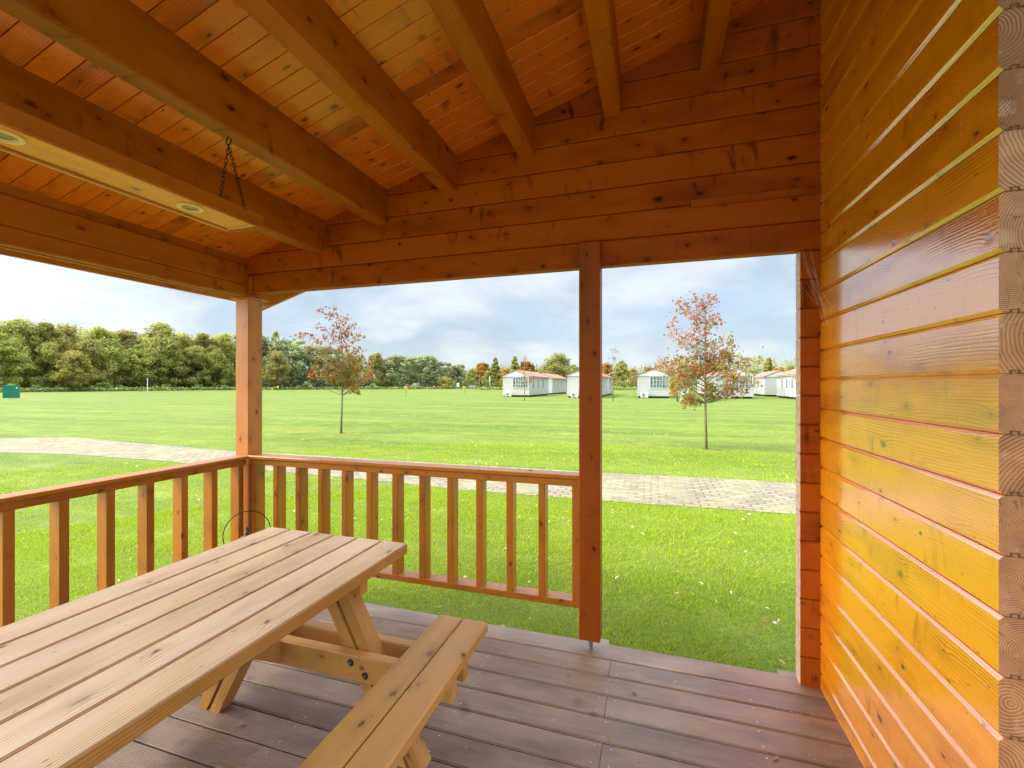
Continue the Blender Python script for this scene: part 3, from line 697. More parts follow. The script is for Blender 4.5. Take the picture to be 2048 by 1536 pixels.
# trees behind the white homes
GR = 'trees behind the white homes'
for k, u, dep, vt, lab in [
    ('orange', 966, 205, 727, 'orange yellow maple at the right end of the wood'),
    ('olive', 975, 190, 742, 'low olive tree behind the two thin white poles'),
    ('cone', 991, 190, 716, 'green pointed tree left of the first white home'),
    ('orange', 1013, 180, 738, 'low orange tree behind the left end of the first home'),
    ('cone', 1029, 178, 713, 'light green pointed tree above the roof of the first home'),
    ('orange', 1052, 178, 724, 'orange tree above the roof of the first home'),
    ('olive', 1078, 185, 737, 'olive tree behind the ridge of the second home in the left row'),
    ('round', 1115, 150, 709, 'big round green tree between the first and second row of homes'),
    ('green', 1150, 165, 730, 'green tree left of the middle porch post'),
    ('orange', 1212, 160, 728, 'orange tree right of the middle porch post'),
    ('green', 1243, 165, 722, 'yellow green tree in the gap between the second and third row of homes'),
    ('olive', 1266, 170, 738, 'olive tree left of the third row of homes'),
    ('orange', 1300, 170, 736, 'orange tree above the roof of the home with the wide window'),
    ('green', 1350, 140, 752, 'dark green tree between the two homes with wide windows'),
    ('olive', 1365, 165, 728, 'olive tree behind the right young red oak'),
    ('green', 1422, 165, 726, 'green tree right behind the crown of the right young red oak'),
    ('cone', 1538, 165, 716, 'yellow green pointed tree beside the lamp pole'),
    ('orange', 1558, 150, 736, 'orange tree right of the lamp pole'),
    ('olive', 1582, 140, 732, 'olive tree at the far right beside the porch wall'),
    ('olive', 1504, 165, 738, 'olive tree left of the lamp pole')]:
    plant(k, u, dep, vt, lab, group=GR, wide=1.1)

# far ridge of conifers
rs3 = np.random.RandomState(31); C = []; N = []; Bd = []; Sz = []
for i in range(300):
    u = rs3.uniform(940, 1720); dep = rs3.uniform(255, 285); x, y = ground_at(u, dep)
    vt = np.interp(u, [940, 1000, 1100, 1240, 1330, 1400, 1500, 1600, 1700], [736, 727, 724, 734, 716, 716, 712, 715, 712]) + rs3.uniform(-1, 9)
    h = (770 - vt) * dep / 891 + 1.57; per = 200; q = rs3.rand(per) ** 0.8; a = rs3.uniform(0, 6.28, per)
    r = (1.02 - q) * h * 0.20 * rs3.uniform(0.5, 1.1, per)
    C.append(np.stack([x + r * np.cos(a), y + r * np.sin(a), GZ + h * (0.1 + 0.9 * q)], 1)); N.append(np.stack([np.cos(a), np.sin(a), np.full(per, .4)], 1))
    Bd.append(np.clip(rs3.rand() * .6 + rs3.uniform(0, .4, per), 0, 1)); Sz.append(1.15 * (1.2 - q) * rs3.uniform(.6, 1.2, per))
V, F = cards(np.concatenate(C), np.concatenate(Sz), rs3, np.concatenate(N))
tag(fast_mesh('conifer_woodland', V, F, np.concatenate(Bd), M['leaf_pine']), 'distant ridge of dark pointed conifers beyond the white homes', 'woodland', kind='stuff')

# rough grass fringe along the far edge of the lawn, one object
rs4 = np.random.RandomState(41); nn = 9000
u = rs4.uniform(-150, 1700, nn); dep = np.where(u < 950, 103 + np.maximum(u, 0) / 950 * 92 - 11, 140.0) + rs4.uniform(-1.5, 1.5, nn)
a = (u - 1024) / 891; s_, c_ = math.sin(THETA), math.cos(THETA); x = dep * (-s_ + a * c_); y = dep * (c_ + a * s_)
C = np.stack([x, y, GZ + rs4.uniform(0.1, 0.9, nn)], 1)
V, F = cards(C, 0.45 * rs4.uniform(.5, 1.2, nn), rs4); mi = (rs4.rand(nn) < 0.5).astype(int)
tag(fast_mesh('rough_grass', V, F, rs4.rand(nn), None, mats=[M['leaf_reed'], M['leaf_bush']], mi=mi), 'fringe of dry and green rough grass where the lawn meets the wood', 'rough grass', kind='stuff')


def hedge(u0, u1, dep, h, label):
    (x0, y0), (x1, y1) = ground_at(u0, dep), ground_at(u1, dep); r = np.random.RandomState(int(u0)); L = math.hypot(x1 - x0, y1 - y0); n_ = int(L * 110)
    q = r.rand(n_); C = np.stack([x0 + (x1 - x0) * q + r.uniform(-.1, .1, n_), y0 + (y1 - y0) * q + r.uniform(-.7, .7, n_), GZ + h * np.minimum(1, r.rand(n_) * 1.25)], 1)
    V, F = cards(C, 0.22 * r.uniform(.5, 1.2, n_), r)
    return tag(fast_mesh('hedge', V, F, r.rand(n_) * .45, M['hedge']), label, 'hedge')


hedge(893, 912, 186, 3.2, 'short clipped green hedge left of the white notice board')
hedge(952, 1012, 170, 3.6, 'clipped green hedge behind the two white poles left of the homes')
hedge(1205, 1262, 130, 2.6, 'clipped dark hedge in the gap right of the middle porch post')
hedge(1338, 1400, 92, 3.0, 'clipped green hedge between the two homes with wide windows')


# young trees: limbs reach to clusters of lobed leaves
def young_tree(name, base, hgt, trunk_pts, tips, leaf, nleaf, mat, bark, rtrunk, label, cat, seed, deep=0.75, group=None, redness=None):
    """trunk_pts / tips are (sideways, height) in metres in the plane square to the line of sight; depth is random"""
    r = np.random.RandomState(seed); root = thing(name, (base[0], base[1], GZ), label, cat, group)
    d = Vector((base[0], base[1], 0)).normalized(); side = Vector((d.y, -d.x, 0))
    def P(s, dep, z): return side * s + d * dep + Vector((0, 0, z))
    tb = cl_m = MB(); tp = [P(s, 0, z) for s, z in trunk_pts]; tb.tube(tp, rtrunk, 9, r2=rtrunk * 0.16)
    tz = [q[1] for q in trunk_pts]; ts = [q[0] for q in trunk_pts]
    lob = []                                            # lobed outline of an oak leaf
    for i in range(14):
        an = i / 14 * 2 * math.pi; rr = (1.0 if i % 2 == 0 else 0.42) * (1.0 if i in (0,) else 0.8)
        lob.append((math.cos(an) * rr, math.sin(an) * rr * 0.62))
    V = []; Fc = []; Bd = []
    for (s, z) in tips:
        sp = abs(s - np.interp(z, tz, ts)); dep = r.uniform(-1, 1) * max(0.15, deep * (sp * 0.6 + 0.35))
        zc = max(trunk_pts[0][1] + hgt * 0.30, z - 0.55 * math.hypot(sp, dep) - 0.05); zc = min(zc, tz[-1] * 0.97)
        s0 = P(float(np.interp(zc, tz, ts)), 0, zc); e = P(s, dep, z)
        mid = s0.lerp(e, 0.5) + Vector((0, 0, -0.04 * (e - s0).length)) + Vector(r.normal(size=3) * 0.02)
        rr = rtrunk * 0.30 * (1 - 0.6 * zc / hgt); cl_m.tube([s0, mid, e], rr, 5, r2=rr * 0.25)
        for q in range(2):
            st = s0.lerp(e, r.uniform(0.45, 0.8)); en = st + Vector(r.normal(size=3)) * 0.13; cl_m.tube([st, en], rr * 0.3, 4, r2=rr * 0.12)
        red = redness(s, z, hgt, r) if redness else 0.5
        for q in range(int(nleaf * (0.55 if z > 0.62 * hgt else 1.15) * (0.55 if sp > 0.62 else 1.0))):
            on = r.rand() < 0.16
            c = (s0.lerp(e, r.uniform(0.4, 1.0)) if on else e) + Vector(r.normal(size=3) * (0.05 if on else 0.072) * hgt / 4)
            if c.z < 0.2: continue
            nz = Vector(r.normal(size=3)); nz.normalize(); bx = nz.orthogonal().normalized(); bx.rotate(Matrix.Rotation(r.uniform(0, 6.28), 3, nz)); by = nz.cross(bx)
            k = len(V); L = leaf * r.uniform(0.6, 1.25)
            for (a_, b_) in lob: V.append(c + bx * (a_ * L) + by * (b_ * L) + nz * (abs(b_) * L * 0.35))
            Fc.append(tuple(range(k, k + 14))); Bd.append(min(1, max(0, red + r.normal() * 0.13)))
    tb.build('trunk', bark, root, merge=True)
    me = bpy.data.meshes.new('leaves'); me.from_pydata([tuple(v) for v in V], [], Fc)
    at = me.attributes.new('bid', 'FLOAT', 'FACE'); at.data.foreach_set('value', Bd); me.materials.append(mat); me.update()
    lo = bpy.data.objects.new('foliage', me); COL.objects.link(lo); lo.parent = root
    return root


def red1(s, z, h, r):
    if z < 0.52 * h: b = 0.22 + 0.30 * min(1, abs(s) / 0.8)
    elif z < 0.68 * h: b = 0.42 + 0.1 * r.normal()
    else: b = 0.58
    return b + (0.22 if (abs(s) > 0.85 and r.rand() < 0.6) else 0) + (0.15 if r.rand() < 0.15 else 0)
def red2(s, z, h, r):
    return (0.62 if z > 0.72 * h else 0.44) + (0.25 if (abs(s) > 0.75 and r.rand() < 0.5) else 0) + r.normal() * 0.08


k = 0.00399
T1 = [((a - 760) * k, (1090 - b) * k) for a, b in [(600, 90), (640, 110), (700, 80), (660, 140), (720, 130), (790, 130), (780, 170), (850, 200), (820, 220), (600, 220), (700, 210), (640, 250), (740, 230), (790, 240), (700, 260), (430, 330), (450, 320), (490, 390), (475, 300), (550, 310), (520, 320), (600, 350), (570, 370), (640, 320), (690, 290), (790, 280), (760, 300), (820, 300), (900, 300), (870, 320), (840, 350), (920, 400), (890, 390), (850, 400), (700, 350), (740, 360), (780, 370), (810, 390), (660, 400), (640, 440), (720, 430), (930, 450), (880, 440), (600, 480), (620, 430), (830, 470), (900, 480), (980, 520), (940, 530), (560, 540), (640, 540), (690, 500), (720, 540), (780, 520), (830, 540), (870, 560), (900, 570), (940, 640), (960, 600), (990, 610), (910, 620), (540, 600), (535, 640), (580, 620), (610, 590), (660, 590), (660, 650), (700, 620), (730, 590), (790, 600), (830, 610), (860, 640), (840, 660), (740, 660), (700, 660), (800, 680), (860, 710), (850, 730), (880, 745), (950, 660)]]
bx, by = -9.69, 12.22
young_tree('red_oak_tree', (bx, by), 4.1, [(-0.02, 0), (0, 0.8), (0.02, 1.6), (0.015, 2.6), (-0.02, 3.3), (-0.15, 3.85)], T1, 0.080, 34, M['leaf_redoak'], M['bark_young'], 0.036,
           'young oak with green middle and red tips, left one of two on the lawn', 'tree', 3, group='young red oaks on the lawn', redness=red1)
k = 0.002714
T2 = [((a - 585) * k, (1440 - b) * k) for a, b in [(350, 120), (375, 110), (400, 100), (410, 190), (440, 200), (480, 80), (500, 100), (560, 120), (540, 150), (600, 90), (620, 120), (660, 110), (640, 90), (500, 180), (560, 180), (270, 270), (300, 240), (300, 330), (285, 290), (280, 400), (300, 380), (310, 460), (350, 360), (370, 430), (470, 260), (500, 240), (540, 250), (640, 230), (600, 270), (690, 290), (660, 310), (670, 260), (480, 340), (520, 300), (520, 370), (560, 320), (620, 360), (600, 400), (450, 400), (430, 460), (430, 500), (380, 480), (400, 440), (500, 480), (540, 440), (480, 430), (640, 460), (720, 470), (770, 470), (800, 480), (820, 520), (770, 450), (800, 560), (760, 540), (700, 520), (650, 520), (600, 500), (520, 540), (550, 570), (170, 680), (210, 680), (240, 660), (280, 640), (380, 620), (330, 610), (430, 610), (300, 700), (350, 700), (320, 660), (400, 680), (460, 660), (500, 620), (560, 600), (600, 640), (640, 590), (680, 580), (720, 590), (760, 600), (800, 600), (860, 620), (930, 650), (980, 660), (900, 640), (900, 680), (830, 660), (780, 640), (740, 620), (700, 660), (660, 640), (540, 680), (490, 700), (260, 760), (320, 760), (290, 730), (380, 760), (350, 800), (440, 740), (460, 780), (500, 760), (530, 730), (560, 740), (600, 700), (640, 700), (700, 720), (740, 720), (800, 740), (760, 770), (850, 780), (830, 810), (920, 830), (900, 790), (980, 840), (950, 840), (880, 800), (790, 790), (300, 860), (340, 850), (320, 820), (400, 840), (430, 860), (290, 940), (330, 920), (300, 900), (360, 900), (620, 880), (600, 860), (660, 900), (640, 940), (610, 920), (720, 940), (770, 830), (750, 880), (800, 900), (780, 920), (850, 930), (880, 910), (920, 930), (450, 990), (400, 1020), (425, 1010), (490, 1030), (460, 1010), (470, 970)]]
young_tree('red_oak_tree', (1.24, 11.85), 3.75, [(0.02, 0), (0.0, 0.9), (-0.01, 1.8), (0.0, 2.6), (0.01, 3.1), (-0.02, 3.5), (-0.15, 3.68)], T2, 0.064, 36, M['leaf_redoak'], M['bark_young'], 0.034,
           'young russet-leaved oak in front of the white homes, right one of two', 'tree', 4, group='young red oaks on the lawn', redness=red2)
for (sx, sy, sr) in [(-9.66, 12.2, 0.13), (1.27, 11.85, 0.10), (1.50, 11.78, 0.11)]:
    g = MB(); r = random.Random(int(sx * 100)); g.poly([(sx + math.cos(i / 14 * 6.283) * sr * r.uniform(.7, 1.2), sy + math.sin(i / 14 * 6.283) * sr * r.uniform(.7, 1.2), GZ + 0.012) for i in range(14)])
    tag(g.build('soil_patch', M['soil']), kind='structure')


def small_tree(name, u, dep, vt, width, label, mat, seed, leafy=1.0, orange=0.5, tall_bare=False):
    x, y = ground_at(u, dep); h = (770 - vt) * dep / 891 + 1.57; r = random.Random(seed); tips = []
    for i in range(int(34 * leafy)):
        q = r.random(); z = h * (0.38 + 0.6 * q); e = width / 2 * (1 - q * 0.8)
        if tall_bare and q > 0.55 and r.random() < 0.6: continue
        tips.append((r.uniform(-e, e), z))
    tips.append((0.05, h * 0.99)); tips.append((-0.1, h * .93))
    return young_tree(name, (x, y), h, [(0, 0), (0.02, h * .4), (0, h * .7), (0.06, h * .97)], tips, 0.13, 9, mat, M['bark_young'], 0.045, label, 'tree', seed, group='thin young trees near the homes', redness=lambda s, z, hh, rr: orange + (0.2 if z < 0.6 * hh else -.1))


small_tree('young_maple_tree', 1049, 44, 712, 2.4, 'thin young tree with orange leaves in front of the first white home', M['leaf_redoak'], 51, 1.0, 0.55, True)
small_tree('young_maple_tree', 1226, 43, 694, 3.0, 'thin young tree with orange leaves just right of the middle porch post', M['leaf_orange'], 52, 1.1, 0.4, True)
small_tree('young_maple_tree', 1268, 80, 735, 5.0, 'small bushy orange tree left of the home with the wide window', M['leaf_orange'], 53, 2.0, 0.5)
small_tree('young_maple_tree', 1606, 30, 705, 2.4, 'thin young tree partly hidden at the right behind the porch wall', M['leaf_redoak'], 54, 1.0, 0.35)


# ---------------------------------------------------------------- white mobile homes
def wbox(b, x0, x1, y0, y1, z0, z1, mi=0):
    p = [(x0, y0, z0), (x1, y0, z0), (x1, y1, z0), (x0, y1, z0), (x0, y0, z1), (x1, y0, z1), (x1, y1, z1), (x0, y1, z1)]
    for f in [(0, 3, 2, 1), (4, 5, 6, 7), (0, 1, 5, 4), (1, 2, 6, 5), (2, 3, 7, 6), (3, 0, 4, 7)]: b.poly([p[i] for i in f], None, 0, mi)


def home(x0, y0, wd, ln, label, windows_side='right', front_window=True, door_side=False, mirror=False):
    """gable-fronted mobile home, front at y0 facing the porch"""
    root = thing('mobile_home', (x0, y0, GZ), label, 'mobile home', 'white mobile homes')
    b = MB(); eave = 2.72; base = 0.24; apex = 3.52; hw = wd / 2
    # walls as horizontal and vertical panels with fine joints
    n = 3; cuts = [0, wd * 0.36, wd]
    for i in range(2): wbox(b, cuts[i] + .006, cuts[i + 1] - .006, 0, 0.06, base, eave)
    k_ = max(2, int(ln / 3.3))
    for i in range(k_):
        wbox(b, 0, 0.06, 0.062 + i * (ln - .06) / k_ + .006, .062 + (i + 1) * (ln - .06) / k_ - .006, base, eave); wbox(b, wd - .06, wd, 0.062 + i * (ln - .06) / k_ + .006, .062 + (i + 1) * (ln - .06) / k_ - .006, base, eave)
    wbox(b, 0.06, wd - 0.06, 0.064, ln, base, eave - .01)
    b.build('wall', M['white_clad'], root)
    b = MB(); wbox(b, 0.15, wd - 0.15, 0.15, ln - .1, 0.02, base); b.build('undercarriage', M['dark'], root)
    b = MB()
    b.poly([(-.12, -.06, eave), (wd + .12, -.06, eave), (hw, -.06, apex - .04)]); b.poly([(-.12, ln, eave), (wd + .12, ln, eave), (hw, ln, apex - .04)][::-1])
    wbox(b, -.14, wd + .14, -.075, -.061, eave - .05, eave + .03)
    b.poly([(-.12, -.06, eave), (-.12, ln, eave), (wd + .12, ln, eave), (wd + .12, -.06, eave)]); b.build('gable', M['white_trim'], root)
    b = MB()
    for sgn in (-1, 1):
        e = hw + sgn * (hw + .2); zz = eave - 0.02; th = .05
        p = [(hw, -.14, apex), (e, -.14, zz), (e, ln + .1, zz), (hw, ln + .1, apex)]; q = [(a_, b_, c + th) for a_, b_, c in p]
        if sgn > 0: p, q = p[::-1], q[::-1]
        b.poly(p); b.poly(q[::-1])
        for i in range(4): j = (i + 1) % 4; b.poly([p[j], p[i], q[i], q[j]])
    b.build('roof', M['roof_tile'], root)
    for xx in (-.19, wd + .11): b = MB(); wbox(b, xx, xx + .09, -.1, ln + .05, eave - .14, eave - .05); b.build('gutter', M['gutter'], root)
    def window(cx0, cx1, z0, z1, cols, rows, face):
        fr = MB(); gl = MB(); w_ = .05
        def B(bb, a0, a1, c0, c1, d0, d1):
            if face == 'front': wbox(bb, a0, a1, -d1, -d0, c0, c1)
            elif face == 'right': wbox(bb, wd + d0, wd + d1, a0, a1, c0, c1)
            else: wbox(bb, -d1, -d0, a0, a1, c0, c1)
        B(fr, cx0 - .07, cx0, z0 - .07, z1 + .07, .003, .05); B(fr, cx1, cx1 + .07, z0 - .07, z1 + .07, .003, .05)
        B(fr, cx0 + .001, cx1 - .001, z0 - .07, z0, .003, .05); B(fr, cx0 + .001, cx1 - .001, z1, z1 + .07, .003, .05)
        for i in range(1, cols): q = cx0 + (cx1 - cx0) * i / cols; B(fr, q - .018, q + .018, z0 + .001, z1 - .001, .012, .036)
        for i in range(1, rows): q = z0 + (z1 - z0) * i / rows; B(fr, cx0 + .001, cx1 - .001, q - .018, q + .018, .010, .034)
        B(gl, cx0, cx1, z0, z1, .002, .014)
        f_ = fr.build('window', M['white_trim'], root); gl.build('pane', M['glass'], f_)
    if front_window:
        if mirror: window(wd * .40, wd * .955, 1.22, 2.58, 6, 3, 'front')
        else: window(wd * .40, wd * .955, 1.22, 2.58, 6, 3, 'front')
    for s_ in windows_side.split('+'):
        if s_ == '': continue
        for q in ([1.6, 4.4, 7.2] if not door_side else [1.6, 7.6]):
            if q < ln - 1.2: window(q, q + .75, 1.15, 2.35, 2, 2, s_)
    if door_side:
        for q in (3.4, 5.5):
            d_ = MB(); s0 = -.05; wbox(d_, -.05, -.002, q, q + .9, .35, 2.45); dd = d_.build('door', M['white_trim'], root)
            g_ = MB(); wbox(g_, -.058, -.052, q + .15, q + .75, 1.2, 2.3); g_.build('pane', M['glass'], dd)
    return root


def ac_unit(x, y, label):
    root = thing('air_conditioner', (x, y, GZ), label, 'air conditioner', 'air conditioners beside the homes')
    b = MB(); b.board((0, 0, .08), (1, 0, 0), (0, 1, 0), (0, 0, 1), .86, .32, .60, .03); wbox(b, .1, .18, .02, .3, 0, .082); wbox(b, .68, .76, .02, .3, 0, .082); b.build('casing', M['ac_white'], root)
    b = MB(); prof = []
    def ring(r0, r1, yy):
        for i in range(24):
            a0, a1 = i / 24 * 6.2832, (i + 1) / 24 * 6.2832; c = (.34, .38)
            b.poly([(c[0] + r0 * math.cos(a0), yy, c[1] + r0 * math.sin(a0)), (c[0] + r1 * math.cos(a0), yy, c[1] + r1 * math.sin(a0)), (c[0] + r1 * math.cos(a1), yy, c[1] + r1 * math.sin(a1)), (c[0] + r0 * math.cos(a1), yy, c[1] + r0 * math.sin(a1))])
    for r0, r1 in ((.05, .09), (.105, .135), (.15, .18), (.195, .225)): ring(r0, r1, -.012)
    for i in range(8):
        a_ = i / 8 * 6.283; b.tube([(.34, -.008, .38), (.34 + .225 * math.cos(a_), -.008, .38 + .225 * math.sin(a_))], .008, 4)
    b.build('fan_grille', M['ac_grille'], root)
    b = MB(); wbox(b, .72, .79, -.008, -.002, .52, .60); b.build('badge', M['ac_badge'], root)
    return root


home(-18.95, 56.0, 3.65, 11.2, 'white home with wide grid window and orange-red roof, first from the left', 'right')
home(-19.3, 71.5, 3.65, 13.0, 'white home with three small side windows standing behind the first home on the left', 'right', False)
home(-10.0, 54.2, 3.75, 12.0, 'white home half hidden by the middle porch post', 'right')
home(-10.0, 68.0, 3.75, 8.0, 'white home behind the one hidden by the middle porch post', 'right', False)
home(-1.75, 55.8, 3.75, 11.5, 'white home seen straight on, with grid window, left of the right red oak', 'right')
home(7.2, 56.3, 3.75, 11.0, 'white home with wide green-tinted grid window behind the right red oak', 'left', True, True)
home(7.3, 70.0, 3.75, 12.0, 'white home standing further back behind the home at the right red oak', 'left', False)
home(14.55, 68.0, 3.8, 10.0, 'white home with doors along its left side, right of the lamp pole', 'left', False, True)
home(14.8, 52.5, 3.8, 10.6, 'white home partly hidden by the porch wall at the far right', 'left', False, True)
ac_unit(-18.45, 55.4, 'round-fanned white air conditioner at the front left corner of the first home')
ac_unit(-9.45, 53.6, 'white air conditioner just left of the middle porch post')
ac_unit(-1.35, 55.2, 'white air conditioner at the left corner of the home seen straight on')
ac_unit(7.6, 55.6, 'white air conditioner below the home behind the right red oak')

# ---------------------------------------------------------------- lawn furniture far off
def post_thing(name, u, vb, parts_fn, label, cat, group=None, dep=None):
    dep = dep or 891 * 1.57 / (vb - 770); x, y = ground_at(u, dep)
    root = thing(name, (x, y, GZ), label, cat, group); root.rotation_euler = (0, 0, THETA * 0.5); parts_fn(root); return root


def marker(tilt):
    def f_(root):
        b = MB(); b.tube([(0, 0, 0), (0.01, 0, 1.0), (0, 0, 1.02)], .022, 6); wbox(b, -.12, .14, -.02, .02, .88, .93); b.build('stake', M['black'], root)
        b = MB(); wbox(b, -.20 + tilt, .16 + tilt, -.045, -.022, .93, 1.42); wbox(b, -.12 + tilt, .08 + tilt, -.052, -.046, 1.22, 1.26, 1); wbox(b, -.10 + tilt, .02 + tilt, -.052, -.046, 1.08, 1.14, 1); b.build('plate', [M['yellow'], M['black']], root)
    return f_


GM = 'yellow markers on the lawn'
post_thing('lawn_marker', 556, 785.5, marker(0), 'yellow plate on a thin stake right of the porch corner post', 'marker', GM)
post_thing('lawn_marker', 812, 793.5, marker(0.02), 'yellow marker on the tallest dark stake in the middle of the lawn', 'marker', GM)
post_thing('lawn_marker', 868.5, 780.5, marker(0), 'smallest and farthest yellow marker on the lawn', 'marker', GM)
post_thing('lawn_marker', 929, 787.5, marker(-.1), 'yellow marker nearest to the first white home', 'marker', GM)


def cabinet(root):
    b = MB(); b.board((-.0, 0, .05), (1, 0, 0), (0, 1, 0), (0, 0, 1), 1.34, .6, 1.42, .03); b.build('housing', M['green_metal'], root)
    b = MB(); b.board((-.03, -.03, 1.47), (1, 0, 0), (0, 1, 0), (0, 0, 1), 1.40, .66, .06, .02); b.build('lid', M['green_metal'], root)
    b = MB(); wbox(b, .0 + .02, 1.22, -.006, 0.0, .08, .10); wbox(b, .61, .625, -.006, .0, .12, 1.28); b.build('door_seam', M['black'], root)
    b = MB(); wbox(b, 1.05, 1.2, -.02, -.004, 1.15, 1.3); b.build('notice', M['white'], root)
c = post_thing('utility_cabinet', 5, 797, cabinet, 'dark green metal utility cabinet on the lawn at the left edge', 'cabinet'); c.rotation_euler = (0, 0, 1.08)
post_thing('post', 295, 781.5, lambda r: [(lambda b: (b.tube([(0, 0, 0), (0, 0, 2.9)], .085, 8, r2=.07), b.tube([(-.05, 0, 2.9), (.05, 0, 3.0)], .09, 6), b.build('stem', M['white'], r)))(MB())], 'white weathered post in front of the left wood', 'post', dep=100)


def meter(root):
    b = MB(); wbox(b, -.33, -.25, 0, .08, 0, .62); wbox(b, .25, .33, 0, .08, 0, .62); b.build('leg', M['white'], root)
    b = MB(); wbox(b, -.05, .04, .01, .09, 0, .6); b.build('cable_duct', M['black'], root)
    b = MB(); b.board((-.38, -.05, .6), (1, 0, 0), (0, 1, 0), (0, 0, 1), .76, .3, .62, .02); b.build('box', M['white'], root)
    b = MB(); wbox(b, -.2, .2, -.056, -.051, .85, .95); b.build('label_plate', M['grey'], root)
post_thing('meter_box', 1368.5, 801.5, meter, 'white meter box on two legs behind the right red oak', 'meter box')
post_thing('bollard', 1354.5, 803.5, lambda r: [(lambda b: (b.board((-.05, -.05, 0), (1, 0, 0), (0, 1, 0), (0, 0, 1), .1, .1, .62, .01), wbox(b, -.06, .06, -.06, .06, .62, .66), b.build('shaft', M['black'], r)))(MB())], 'black bollard left of the white meter box', 'bollard')
post_thing('tree_stake', 1403, 805, lambda r: [(lambda b: (b.tube([(0, 0, 0), (0.02, 0, 2.0)], .035, 7), b.build('stake_pole', M['wood_raw'], r)))(MB())], 'thin wooden stake just left of the right red oak trunk', 'stake')


def lamp(root):
    b = MB(); b.tube([(0, 0, 0), (0, 0, 5), (0, 0, 8.6)], .09, 8, r2=.05); b.build('pole', M['grey'], root)
    b = MB(); b.lathe((0, 0, 8.6), [(.05, 0), (.22, .05), (.25, .25), (.16, .36), (.02, .4)], 10); b.build('lamp_head', M['grey'], root)
x, y = ground_at(1525, 84); r0 = thing('street_lamp', (x, y, GZ), 'tall thin lamp pole rising between the trees behind the homes at the right', 'street lamp'); lamp(r0); r0.scale = (1, 1, (80 * 84 / 891 + 1.57) / 9.0)
for (u_, vt, lab, wdt) in [(959, 750, 'plain thin pole, left one of the two beside the green hedge', .06), (980, 753, 'pole with a white sign panel, right one of the two beside the green hedge', .09)]:
    x, y = ground_at(u_, 160); h_ = (770 - vt) * 160 / 891 + 1.57; r0 = thing('pole', (x, y, GZ), lab, 'pole', 'two poles beside the hedge')
    b = MB(); b.tube([(0, 0, 0), (0, 0, h_)], wdt, 6); b.build('stem', M['grey'] if u_ < 970 else M['white'], r0)
    if u_ > 970: b = MB(); wbox(b, -.25, .0, -.05, -.02, h_ - 1.9, h_ - .1); b.build('sign_panel', M['white'], r0)
x, y = ground_at(916, 160); r0 = thing('notice_board', (x, y, GZ), 'small white notice board on legs at the far edge of the lawn', 'notice board')
b = MB(); wbox(b, -.5, .5, 0, .06, 1.0, 2.3); b.build('panel', M['white'], r0); b = MB(); wbox(b, -.3, .3, -.01, -.002, 1.4, 2.0); b.build('poster', M['grey'], r0); b = MB(); wbox(b, -.45, -.38, .0, .05, 0, 1.0); wbox(b, .38, .45, 0, .05, 0, 1.0); b.build('legs', M['grey'], r0)
x, y = ground_at(938, 160); r0 = thing('park_bench', (x, y, GZ), 'grey wooden bench at the far edge of the lawn before the hedge', 'bench')
b = MB(); [wbox(b, 0, 2.6, .3 - q * .02, .35 - q * .02, .7 + q * .22, .88 + q * .22) for q in range(4)]; b.build('backrest', M['grey'], r0)
b = MB(); [wbox(b, 0, 2.6, -.3 + q * .14, -.2 + q * .14, .58, .63) for q in range(4)]; b.build('seat', M['grey'], r0)
b = MB(); wbox(b, .1, .2, -.25, .3, 0, .58); wbox(b, 2.4, 2.5, -.25, .3, 0, .58); b.build('legs', M['grey'], r0)

# ---------------------------------------------------------------- the timber porch
SL = 0.2965; RZ = 3.108                               # underside of the roof: z = RZ + SL * x
def roof_z(x): return RZ + SL * x
FY = 2.42                                             # inner face of the gable wall
PX = 0.749                                            # inner face of the right wall
WP = 0.1373                                           # height of one wall log
porch = thing('timber_porch', (0, 1.2, 0), 'orange stained log porch with pitched board roof, railing and grey deck', 'porch')


def part(mb, name, mats, parent=None, **kw):
    o = mb.build(name, mats, parent or porch)
    if parent is None: o.location = (0, -1.2, 0)
    if kw: tag(o, **kw)
    return o


# right wall of stacked logs, its sawn ends facing the viewer
b = MB(); z = 1.4456 - WP * 11; k = 0
while z < 3.42:
    zz = max(z, -0.03) if k else z
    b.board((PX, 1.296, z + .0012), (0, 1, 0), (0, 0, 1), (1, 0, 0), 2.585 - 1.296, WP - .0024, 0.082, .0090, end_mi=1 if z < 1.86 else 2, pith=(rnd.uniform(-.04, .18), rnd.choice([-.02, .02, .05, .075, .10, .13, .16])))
    b.box(PX + .03, PX + .05, 1.30, 2.57, z - .006, z + .006, 'y', .001)
    z += WP; k += 1
# the castellated tongues that show as dark teeth in the sawn ends
part(b, 'log_wall', [M['wall'], M['end'], M['end_stained_shaded']])
tb = MB(); z = 1.4456 - WP * 10
while z < 3.4:
    for (x0, x1, dz) in ((.012, .020, 0), (.020, .023, .004), (.023, .034, .008), (.034, .037, .004), (.037, .047, 0), (.047, .050, .004), (.050, .062, .008), (.062, .065, .004), (.065, .075, 0)):
        tb.box(PX + x0, PX + x1, 1.2945, 1.2975, z - .0007 + dz - .004 * (x1 - x0 < .004), z + .0007 + dz + .004 * (x1 - x0 < .004), 'x', .0002)
    z += WP
part(tb, 'tongue_joint', plain('dark_joint', (0.16, 0.065, 0.03), 0.9))

